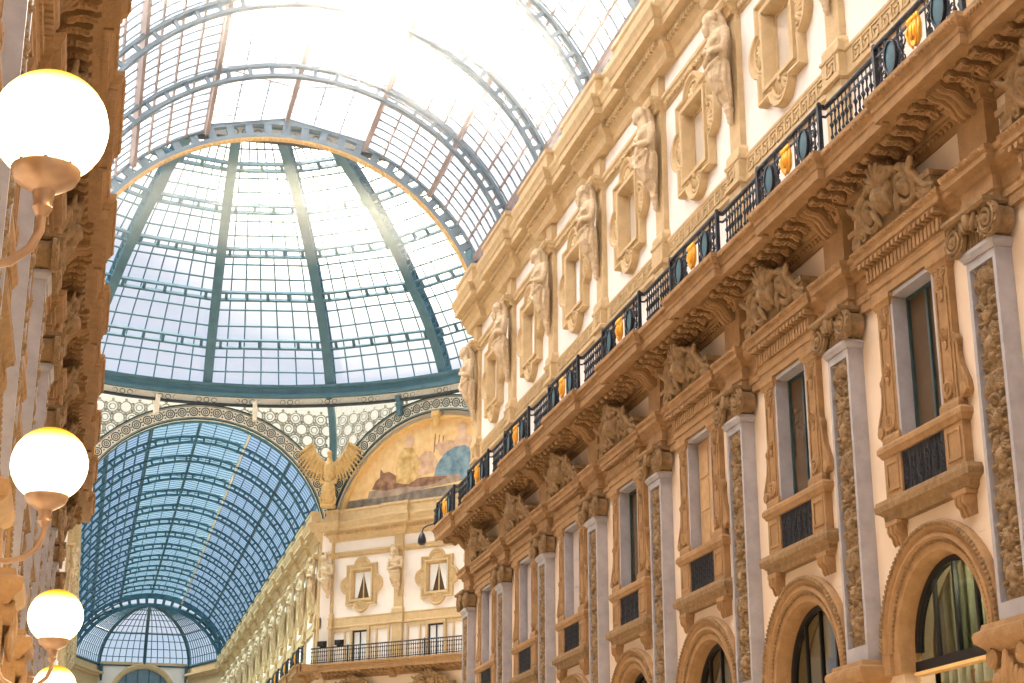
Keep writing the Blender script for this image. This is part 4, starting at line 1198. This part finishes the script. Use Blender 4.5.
m = M(); blob(m, [(-3.1, 24.2), (-3.2, 25.2), (-2.95, 26.0), (-2.6, 26.4), (-2.0, 26.35), (-1.6, 25.8), (-1.4, 25.2), (-1.55, 24.3), (-2.2, 24.0)], .012); mp('painted_robe', m, 'paint_yellow')
m = M(); blob(m, hump(-2.15, 26.75, .32, .4, .05), .014); mp('painted_head', m, 'paint_skin'); m = M(); blob(m, hump(1.75, 28.0-.9, .35, .42, .05), .014); blob(m, hump(1.8, 26.1, .6, .75, .1), .010); mp('painted_torso', m, 'paint_skin')
m = M(); blob(m, [(-1.5, 24.4), (-1.5, 25.6), (-1.0, 26.0), (-.5, 25.9), (-.1, 25.3), (0, 24.6)], .006); blob(m, hump(.6, 26.0, .8, .5, .15), .007); mp('painted_rose_robe', m, 'paint_rose')
m = M(); blob(m, [(-.3, 24.3), (-.1, 25.0), (.4, 25.6), (1.1, 25.95), (1.9, 26.0), (2.6, 25.6), (3.1, 24.8), (3.2, 23.6), (1.9, 23.5), (1.6, 24.2)], .016); mp('painted_blue_cloak', m, 'paint_blue')
m = M()
for y, z0, z1 in ((-.35, 25.8, 27.0), (-.05, 26.0, 26.9), (.25, 26.0, 26.8)): blob(m, [(y-.03, z0), (y+.03, z0), (y+.12, z1), (y+.08, z1)], .005)
blob(m, hump(4.5, 24.7, .8, 1.2, .1), .01); blob(m, hump(5.3, 24.2, .6, .7, .1), .012); mp('painted_reed', m, 'paint_brown')

# winged figure with a shield on the corner of the crossing
def winged():
    z = 22.85; pl = M(); sh = M(); bd = M(); wg = {}
    pl.box(-.1, .5, -.55, .55, z, z+.2)
    for s in (-1, 1): pl.spiral((s*.35, z+.3), .18, 1.5, .06, .3, s, -PI/2, 18); pl.tube([(.3, s*.5, z+.2), (.34, s*.62, z+.55), (.3, s*.5, z+.9)], [.08, .1, .05], 8)
    sh.ell((.3, 0, z+1.05), (.22, .58, .92), 16, 12); sh.ell((.38, 0, z+1.1), (.26, .4, .68), 14, 10)
    for s in (-1, 1): sh.spiral((s*.48, z+1.75), .2, 1.5, .07, .36, -s, PI/2, 18)
    sh.ell((.5, 0, z+1.85), (.12, .2, .14), 8, 6)
    bd.loft([[(.16+rx*math.cos(q*PI/8), ry*math.sin(q*PI/8), zz) for q in range(16)] for zz, rx, ry in ((z+1.1, .16, .24), (z+1.7, .27, .34), (z+2.1, .32, .42), (z+2.5, .36, .48), (z+2.9, .34, .46), (z+3.15, .25, .3), (z+3.35, .17, .19), (z+3.6, .15, .16))])
    bd.ell((.24, 0, z+3.75), (.25, .19, .23), 12, 9); bd.tube([(.42, 0, z+3.78), (.6, 0, z+3.74), (.66, 0, z+3.6)], [.1, .07, .02], 8)
    for s in (-1, 1):
        bd.tube([(.2, s*.28, z+1.7), (.36, s*.32, z+1.3)], [.17, .09], 8)
        for q in range(5): bd.ell((.44-.02*q, s*(.08+.03*q), z+2.9-.22*q), (.08, .1, .14), 6, 5)
        w = M(); arm = [(.1, s*.3, z+2.9), (.1, s*.8, z+3.3), (.08, s*1.2, z+3.85), (.05, s*1.45, z+4.5)]
        w.tube(arm, [.2, .2, .15, .08], 8)
        for row, n, ln in ((0, 12, 1.), (1, 9, .62), (2, 7, .36)):
            for q in range(n):
                f = q/(n-1); i = min(int(f*3), 2); g = f*3-i
                p = Vector(arm[i]).lerp(Vector(arm[i+1]), g)+Vector((.07*row, 0, 0)); l = (1.0+.75*math.sin(f*2.4))*ln
                d = Vector((0, s*(.12+.62*f), -1.0+.55*f)).normalized()
                w.tube([p, p+d*l*.5, p+d*l], [.09, .11, .045], 6)
        wg[s] = w
    for q in (pl, sh, bd, wg[1], wg[-1]): q.v = [(x, y*.82, 22.85+(z_-22.85)*.94) for x, y, z_ in q.v]
    return pl, sh, bd, wg
va = PI/8; vc = AP/math.cos(PI/8)-1.15
t = Tmpl('winged_sculpture', 'sculpture', 22.85); pl, sh, bd, wg = winged()
t.add('plinth', fuse(pl, 'plinth', 'eagle', 22.85, .035, 1)); t.add('shield', fuse(sh, 'shield', 'eagle', 22.85, .035, 1)); t.add('body', fuse(bd, 'body', 'eagle', 22.85, .035, 1))
for s in (-1, 1): t.add('wing', fuse(wg[s], 'wing', 'eagle', 22.85, .035, 1))
t.put((XM+vc*math.sin(va), YO+vc*math.cos(va)), math.atan2(-math.cos(va), -math.sin(va))+.0, 'ochre winged figure with a shield between the two arches')

# ------------------------------------------------------------------ far arm and its apse
FA = FF; fl = [-y for y in fp]; fw = [-(y+B/2) for y in fp[:-1]]
facade_walls(FA, 'far', fw, -YE, -102.6, lower=False)
upper_trims(FA, fl, -YE, -102.6, key=False)
balcony(FA, fl, -YE, -101.6, 'stone balcony receding along the far arm', mods=False)
for i, y in enumerate(fp):
    o = ORD[i]
    T_up.put(FA.at(-y), FA.r, 'plain upper pilaster behind the %s caryatid of the far arm' % o, 'upper pilasters of the far arm')
    T_st[i % 2].put(FA.at(-y), FA.r, 'caryatid statue of the far arm, %s beyond the winged figure' % o, 'caryatids of the far arm')
    T_rail.put(FA.at(-y), FA.r, 'black iron railing, %s panel along the far arm balcony' % o, 'railings of the far arm')
    if i < len(fp)-1: T_uw.put(FA.at(-y-B/2), FA.r, 'quatrefoil-framed window of the far arm, %s beyond the winged figure' % o, 'quatrefoil windows of the far arm')
LF = Face(XL, 0, 0, '')
struct('wall_far_left', LF.world(M().box(-.8, -.2, 102.6, YE, -1.6, 22.85)), 'plaster'); trim(LF, M().sweep([(-.12, 102.6), (-.12, YE)], COR), 'ustone')
for i, y in enumerate(fp[:9]):
    T_up.put(LF.at(y), 0, 'upper pilaster of the far arm on the lamp side, %s beyond the crossing' % ORD[i], 'lamp-side upper pilasters of the far arm')
    T_st[i % 2].put(LF.at(y), 0, 'caryatid of the far arm on the lamp side, %s beyond the crossing' % ORD[i], 'lamp-side caryatids of the far arm')
for X0, X1, nm in ((13.8, 15.0, 'right'),):
    struct('wall_jamb_far_'+nm, M().box(X0, X1, 102.75, 103.1, -1.6, 22.85), 'ustone')
# apse polygon
AX = [(13.75, YE), (10.9, YE+7.4), (1.4, YE+7.4), (-1.46, YE)]
for i, ((x0, y0), (x1, y1)) in enumerate(zip(AX, AX[1:])):
    m = M(); l = math.hypot(x1-x0, y1-y0)
    Fp = Face((x0+x1)/2, (y0+y1)/2, math.atan2(-(x0-x1), (y0-y1)) if False else math.atan2((x1-x0)*-1, (y1-y0)*1)+PI, '')
    nx, ny = (y1-y0)/l, -(x1-x0)/l
    cx, cy = (x0+x1)/2-XM, (y0+y1)/2-YE+.01
    if nx*cx+ny*(cy+1) > 0: nx, ny = -nx, -ny
    Fp = Face((x0+x1)/2, (y0+y1)/2, math.atan2(ny, nx), '')
    if i == 1:
        w = M(); n = 20; R = 3.0; zc = 19.6
        for s in (-1, 1): w.box(-.4, 0, min(s*R, s*(l/2+.2)), max(s*R, s*(l/2+.2)), -1.6, 23.2)
        w.box(-.4, 0, -R, R, 22.6, 23.2); ys = [R*math.cos(PI*q/n) for q in range(n+1)]
        for q in range(n):
            a, b = ys[q+1], ys[q]; w.loft([[(x, a, zc+math.sqrt(max(0, R*R-a*a))), (x, b, zc+math.sqrt(max(0, R*R-b*b))), (x, b, 22.62), (x, a, 22.62)] for x in (-.4, 0)])
        w.box(-.4, 0, -R, R, -1.6, 12)
        struct('wall_end', Fp.world(w), 'plaster')
        m = M(); m.arc([(3.55, 0), (3.55, .15), (3.4, .2), (3.1, .16), (3.0, .1), (3.0, -.4), (3.55, -.4)], zc, 0, 180, 30)
        root = bpy.data.objects.new('great_arched_window', None); COL.objects.link(root); root.location = (Fp.o[0], Fp.o[1], ZC+12); root.rotation_euler = (0, 0, Fp.r); tag(root, 'great arched window with beige surround at the end of the far arm', 'window')
        for s in (-1, 1): m.box(-.4, .15, s*3.0, s*3.5, 12, zc)
        link('arch_surround', m.mesh('arch_surround', 'ustone', 12), root)
        m = M()
        for y in (-1.8, -.6, .6, 1.8): m.box(-.3, -.2, y-.06, y+.06, 12, zc+math.sqrt(9-y*y))
        for z in (14, 16.5, 19.3): m.box(-.3, -.2, -3, 3, z-.06, z+.06)
        link('mullion_frame', m.mesh('mullion_frame', 'steel', 12), root)
        m = M(); m.prism([(3*math.cos(PI*q/24), zc+3*math.sin(PI*q/24)) for q in range(25)]+[(-3, 12), (3, 12)], -.27, -.25); link('pane', m.mesh('pane', 'pane_b', 12), root)
    else: struct('wall_apse', Fp.world(M().box(-.4, 0, -l/2-.2, l/2+.2, -1.6, 23.0)), 'ustone')
    trim(Fp, M().sweep([(0, -l/2), (0, l/2)], [(-.2, 21.6), (.2, 21.6), (.3, 21.8), (.6, 21.9), (.6, 22.1), (-.2, 22.1)]) if i != 1 else M().box(0, .15, -l/2, l/2, 22.95, 23.25), 'ustone')
r, part = W('glass_half_dome', 'glass roof', 'small blue glass half dome closing the far arm', 22.9, (XM, YE))
apx = Vector((XM, YE+1.2, 28.5))
def hd(x, y, f):
    """from the eave point up to the crown"""
    b = Vector((x, y, 22.95)); return Vector((b.x+(apx.x-b.x)*(1-math.cos(f*PI/2)), b.y+(apx.y-b.y)*(1-math.cos(f*PI/2)), 22.95+(apx.z-22.95)*math.sin(f*PI/2)))
mid = (6.15, YE+7.4)
for (x, y) in [AX[0], AX[1], mid, AX[2], AX[3]]:
    m = M(); m.tube([hd(x, y, q/10) for q in range(11)], .2, 6); part('dome_rib', m, 'steel')
    if (x, y) in AX[1:3]: m = M(); m.tube([(x+(XM-x)*.05, y-.3, 22.95), (x+(XM-x)*.07, y-.35, 21.2)], [.25, .12], 6); part('bracket', m, 'steel')
m = M(); g = M(); gl = M()
for (a, b) in zip(AX, AX[1:]):
    for q in range(1, 10):
        pts = [hd(a[0], a[1], q/10), hd(b[0], b[1], q/10)]; m.tube(pts, .12 if q == 4 else .05, 4)
    for q in range(1, 14):
        f = q/14; m.tube([hd(a[0]+(b[0]-a[0])*f, a[1]+(b[1]-a[1])*f, i/10) for i in range(11)], .045, 4)
    for q in range(10):
        A, Bq, C, D = hd(*a, q/10), hd(*b, q/10), hd(*b, (q+1)/10), hd(*a, (q+1)/10)
        (g if q < 4 else gl).add([A, Bq, C, D], [(0, 1, 2, 3)])
part('glazing_bar_lattice', m, 'steel'); part('end_arch', ladder(YE, 7.75, 9.0, .3, .3, 6, .3, 8, 172), 'steel'); part('lower_pane', g, 'g_blue'); part('upper_pane', gl, 'g_white')
m = M(); m.tube([(AX[0][0], AX[0][1], 22.95), (AX[1][0], AX[1][1], 22.95), (AX[2][0], AX[2][1], 22.95), (AX[3][0], AX[3][1], 22.95)], .18, 6); part('base_ring', m, 'steel')

# ------------------------------------------------------------------ wall lamps
def wall_lamp(x, y, z, F, label, rad=.3, curl=True):
    t = Tmpl('globe_wall_lamp', 'lamp', z-1.2)
    wx = abs(x-F.o[0])
    t.add('globe', M().ell((0, 0, z), (rad, rad, rad), 32, 20), 'globe', 80)
    m = M(); m.lathe([(.026, z-rad-.2), (.042, z-rad-.17), (.05, z-rad-.155), (.042, z-rad-.14), (.05, z-rad-.1), (.056, z-rad-.07), (.1, z-rad-.045), (.15, z-rad-.01), (.168, z-rad+.03), (.168, z-rad+.05), (.15, z-rad+.06), (.1, z-rad+.03)], (0, 0, 0), 'z', 24)
    for q in range(8): m.ell((.155*math.cos(q*PI/4), .155*math.sin(q*PI/4), z-rad+.07), (.022, .022, .025), 6, 4)
    t.add('gallery_cup', m, 'bronze', 40)
    sx = -1
    arm = [(-o, 0, z-rad+h) for o, h in ((0, -.18), (0, -.27), (.04, -.37), (.13, -.45), (.25, -.485), (.38, -.47), (.5, -.4), (.58, -.27), (.63, -.1), (.7, .03), (.8, .08), (wx, .08))]
    t.add('arm', M().tube(arm, .023, 10), 'bronze', 60)
    m = M(); m.lathe([(.16, -wx), (.16, -wx+.04), (.08, -wx+.07), (.05, -wx+.12)], (0, 0, z-rad+.08), 'x', 18); t.add('wall_plate', m, 'bronze', 40)
    if curl:
        m = M(); P = [(-wx+.06, 0, z-rad+.08)]
        for i in range(26):
            a = i/25*2.6*PI; q = .24*(1-i/25*.75); P.append((-wx+.36-q*math.cos(a), 0, z-rad-.1+q*math.sin(a)))
        m.tube(P, .018, 6); t.add('scroll', m, 'bronze', 60)
    return t.put((x, y), 0 if F is FL else PI, label, 'globe wall lamps')
GL = [(-.38, 7.78, 3.61, .285), (-.40, 13.2, 3.2, .3), (-.36, 18.9, 2.87, .3), (-.40, 24.6, 2.74, .3)]
for i, (x, y, z, rd) in enumerate(GL):
    wall_lamp(x, y, z, FL, ['largest lit globe lamp, first in the row along the lamp-hung facade', 'lit globe lamp, second in the row after the largest globe', 'lit globe lamp, third in the row after the largest globe', 'smallest lit globe lamp, last of the row, lowest in view'][i], rd)
for k in range(6):  # globe lamps and point lights added below view to warm the lower stone
    y = 19.3+B*k; l = bpy.data.lights.new('facade_fill', 'POINT'); l.energy = 80 if k < 3 else 60; l.color = (1, .66, .34); l.shadow_soft_size = .3
    wall_lamp(12.75, y, 1.3, FR, 'added unseen globe lamp low under the sunlit facade, %s from the dome' % ORD[5-k], .28)
    o = bpy.data.objects.new('facade_fill', l); COL.objects.link(o); o.location = (12.3, y, ZC+1.6)

for k in range(4):
    l = bpy.data.lights.new('wall_lamp_glow', 'POINT'); l.energy = 100; l.color = (1, .70, .30); l.shadow_soft_size = .3
    o = bpy.data.objects.new('wall_lamp_glow', l); COL.objects.link(o); o.location = (GL[k][0]+.5, GL[k][1], ZC+GL[k][2]+.3)
for k in (1, 2, 3):  # point lights added in the rooms; the first brightens the sage curtain
    l = bpy.data.lights.new('room_fill', 'POINT'); l.energy = 90 if k == 1 else 35; l.color = (1, .9, .7) if k == 1 else (1, .7, .35); l.shadow_soft_size = .15
    q = FR.at(-(PIL[k]-B/2), -.5 if k == 1 else -2.); o = bpy.data.objects.new('room_fill', l); COL.objects.link(o); o.location = (q[0], q[1]-.6, ZC+(5.0 if k == 1 else 4.6))
# small things on the balconies
t = Tmpl('hanging_lantern', 'lantern', 12.5)
m = M(); m.tube([(0, 0, 13.3), (0, .35, 13.28), (0, .55, 13.2), (0, .62, 13.05)], .03, 6); t.add('bracket', m, 'iron')
m = M(); m.lathe([(.03, 13.08), (.1, 12.98), (.16, 12.8), (.17, 12.66), (.1, 12.56), (.02, 12.54)], (0, .62, 0), 'z', 14); t.add('lamp_housing', m, 'iron', 50)
t.put((12.5, 60.75), .6, 'black hanging lantern at the end of the sunlit balcony')
t = Tmpl('floodlight', 'spotlight', 14.1)
m = M(); m.box(-.15, .15, -.22, .22, 14.2, 14.5); m.box(-.18, -.14, -.26, .26, 14.16, 14.54); t.add('housing', m, 'dark'); t.add('stand', M().box(-.04, .04, -.04, .04, 14.1, 14.22), 'dark')
for i, yy in enumerate((-7.6, -6.3)): t.put(F.at(yy, 1.12), F.r, ['black floodlight on the mural wall railing, nearer the far arm', 'black floodlight on the mural wall railing, further from the far arm'][i], 'floodlights')

# haze box added under the near vault to make the sun's glare
m, N, L = nt('glare_haze'); o_ = N.new('ShaderNodeOutputMaterial'); vs = N.new('ShaderNodeVolumeScatter')
vs.inputs['Density'].default_value = HAZE; vs.inputs['Anisotropy'].default_value = .925; vs.inputs['Color'].default_value = (1, .97, .9, 1); L.new(vs.outputs[0], o_.inputs['Volume']); MT['haze'] = m
hz = link('haze', M().box(-1.2, 13.2, 2, 56, 21.3, 29.8).mesh('haze', 'haze'), None, (0, 0, ZC)); hz['kind'] = 'stuff'; tag(hz, 'thin haze added under the pale vault to make the sun glare', 'haze')
# ------------------------------------------------------------------ floor, sky, camera
fm = M().box(-40, 52, -30, 215, -1.9, -1.6)
struct('floor', fm, 'floor')
HY, VX, FP = 890., 67., 1645.
pit = math.atan((HY-341.5)/FP); yaw = math.atan((512-VX)/math.hypot(FP, HY-341.5))
cam = bpy.data.cameras.new('camera'); co = bpy.data.objects.new('camera', cam); COL.objects.link(co)
cam.sensor_fit = 'HORIZONTAL'; cam.sensor_width = 36; cam.lens = FP/1024*36; cam.clip_end = 600; cam.clip_start = .05
co.location = (0, 0, ZC); co.rotation_euler = (PI/2+pit, 0, -yaw); S.camera = co
def ray(x, y):
    u, v = x-512, 341.5-y; fw = FP*math.cos(pit)-v*math.sin(pit); up = FP*math.sin(pit)+v*math.cos(pit)
    return Vector((u*math.cos(yaw)+fw*math.sin(yaw), fw*math.cos(yaw)-u*math.sin(yaw), up)).normalized()
SUN = ray(432, -8)
w = bpy.data.worlds.new('sky'); S.world = w; w.use_nodes = True; N, L = w.node_tree.nodes, w.node_tree.links; N.clear()
o = N.new('ShaderNodeOutputWorld'); bg = N.new('ShaderNodeBackground'); L.new(bg.outputs[0], o.inputs[0])
tc = N.new('ShaderNodeTexCoord'); sp = N.new('ShaderNodeSeparateXYZ'); L.new(tc.outputs['Generated'], sp.inputs[0])
ra = N.new('ShaderNodeValToRGB'); L.new(sp.outputs[2], ra.inputs[0]); e = ra.color_ramp.elements
SKY = [(0., (.47, .50, .56)), (.25, (.53, .57, .65)), (.54, (.555, .565, .63)), (.72, (2.6, 2.5, 2.35)), (1., (3.0, 2.85, 2.6))]
e[0].position, e[1].position = 0., 1.; e[0].color = (*SKY[0][1], 1); e[1].color = (*SKY[-1][1], 1)
for p, c in SKY[1:-1]: a = e.new(p); a.color = (*c, 1)
dt = N.new('ShaderNodeVectorMath'); dt.operation = 'DOT_PRODUCT'; nv = N.new('ShaderNodeVectorMath'); nv.operation = 'NORMALIZE'
L.new(tc.outputs['Generated'], nv.inputs[0]); L.new(nv.outputs[0], dt.inputs[0]); dt.inputs[1].default_value = SUN
mr = N.new('ShaderNodeMapRange'); mr.inputs[1].default_value = math.cos(math.radians(14)); mr.inputs[2].default_value = 1.; L.new(dt.outputs['Value'], mr.inputs[0])
pw = N.new('ShaderNodeMath'); pw.operation = 'POWER'; pw.inputs[1].default_value = 2.2; L.new(mr.outputs[0], pw.inputs[0])
sc = N.new('ShaderNodeMix'); sc.data_type = 'RGBA'; sc.inputs[6].default_value = (0, 0, 0, 1); sc.inputs[7].default_value = (9., 7.6, 5., 1); L.new(pw.outputs[0], sc.inputs[0])
ad = N.new('ShaderNodeMix'); ad.data_type = 'RGBA'; ad.blend_type = 'ADD'; ad.inputs[0].default_value = 1; ad.clamp_result = False
L.new(ra.outputs[0], ad.inputs[6]); L.new(sc.outputs[2], ad.inputs[7])
CL = Vector((-.52, .12, .85)).normalized()                     # bright sky patch added out of view to light the sunlit facade
d2 = N.new('ShaderNodeVectorMath'); d2.operation = 'DOT_PRODUCT'; L.new(nv.outputs[0], d2.inputs[0]); d2.inputs[1].default_value = CL
m2 = N.new('ShaderNodeMapRange'); m2.interpolation_type = 'SMOOTHSTEP'; m2.inputs[1].default_value = math.cos(math.radians(22)); m2.inputs[2].default_value = math.cos(math.radians(8)); L.new(d2.outputs['Value'], m2.inputs[0])
s2 = N.new('ShaderNodeMix'); s2.data_type = 'RGBA'; s2.inputs[6].default_value = (0, 0, 0, 1); s2.inputs[7].default_value = (26., 23.5, 19.5, 1); L.new(m2.outputs[0], s2.inputs[0])
a2 = N.new('ShaderNodeMix'); a2.data_type = 'RGBA'; a2.blend_type = 'ADD'; a2.inputs[0].default_value = 1; a2.clamp_result = False
L.new(ad.outputs[2], a2.inputs[6]); L.new(s2.outputs[2], a2.inputs[7]); L.new(a2.outputs[2], bg.inputs[0])
sl = bpy.data.lights.new('sun', 'SUN'); sl.energy = SUNE; sl.angle = math.radians(5); sl.color = (1, .88, .66)
so = bpy.data.objects.new('sun', sl); COL.objects.link(so); so.rotation_euler = SUN.to_track_quat('Z', 'Y').to_euler()
S.view_settings.view_transform = 'Standard'; S.view_settings.look = 'None'; S.view_settings.gamma = 1; S.view_settings.exposure = .5
S.view_settings.use_curve_mapping = False
S.cycles.use_denoising = True; S.cycles.max_bounces = 6; S.cycles.diffuse_bounces = 4; S.cycles.transparent_max_bounces = 16; S.cycles.sample_clamp_indirect = 6
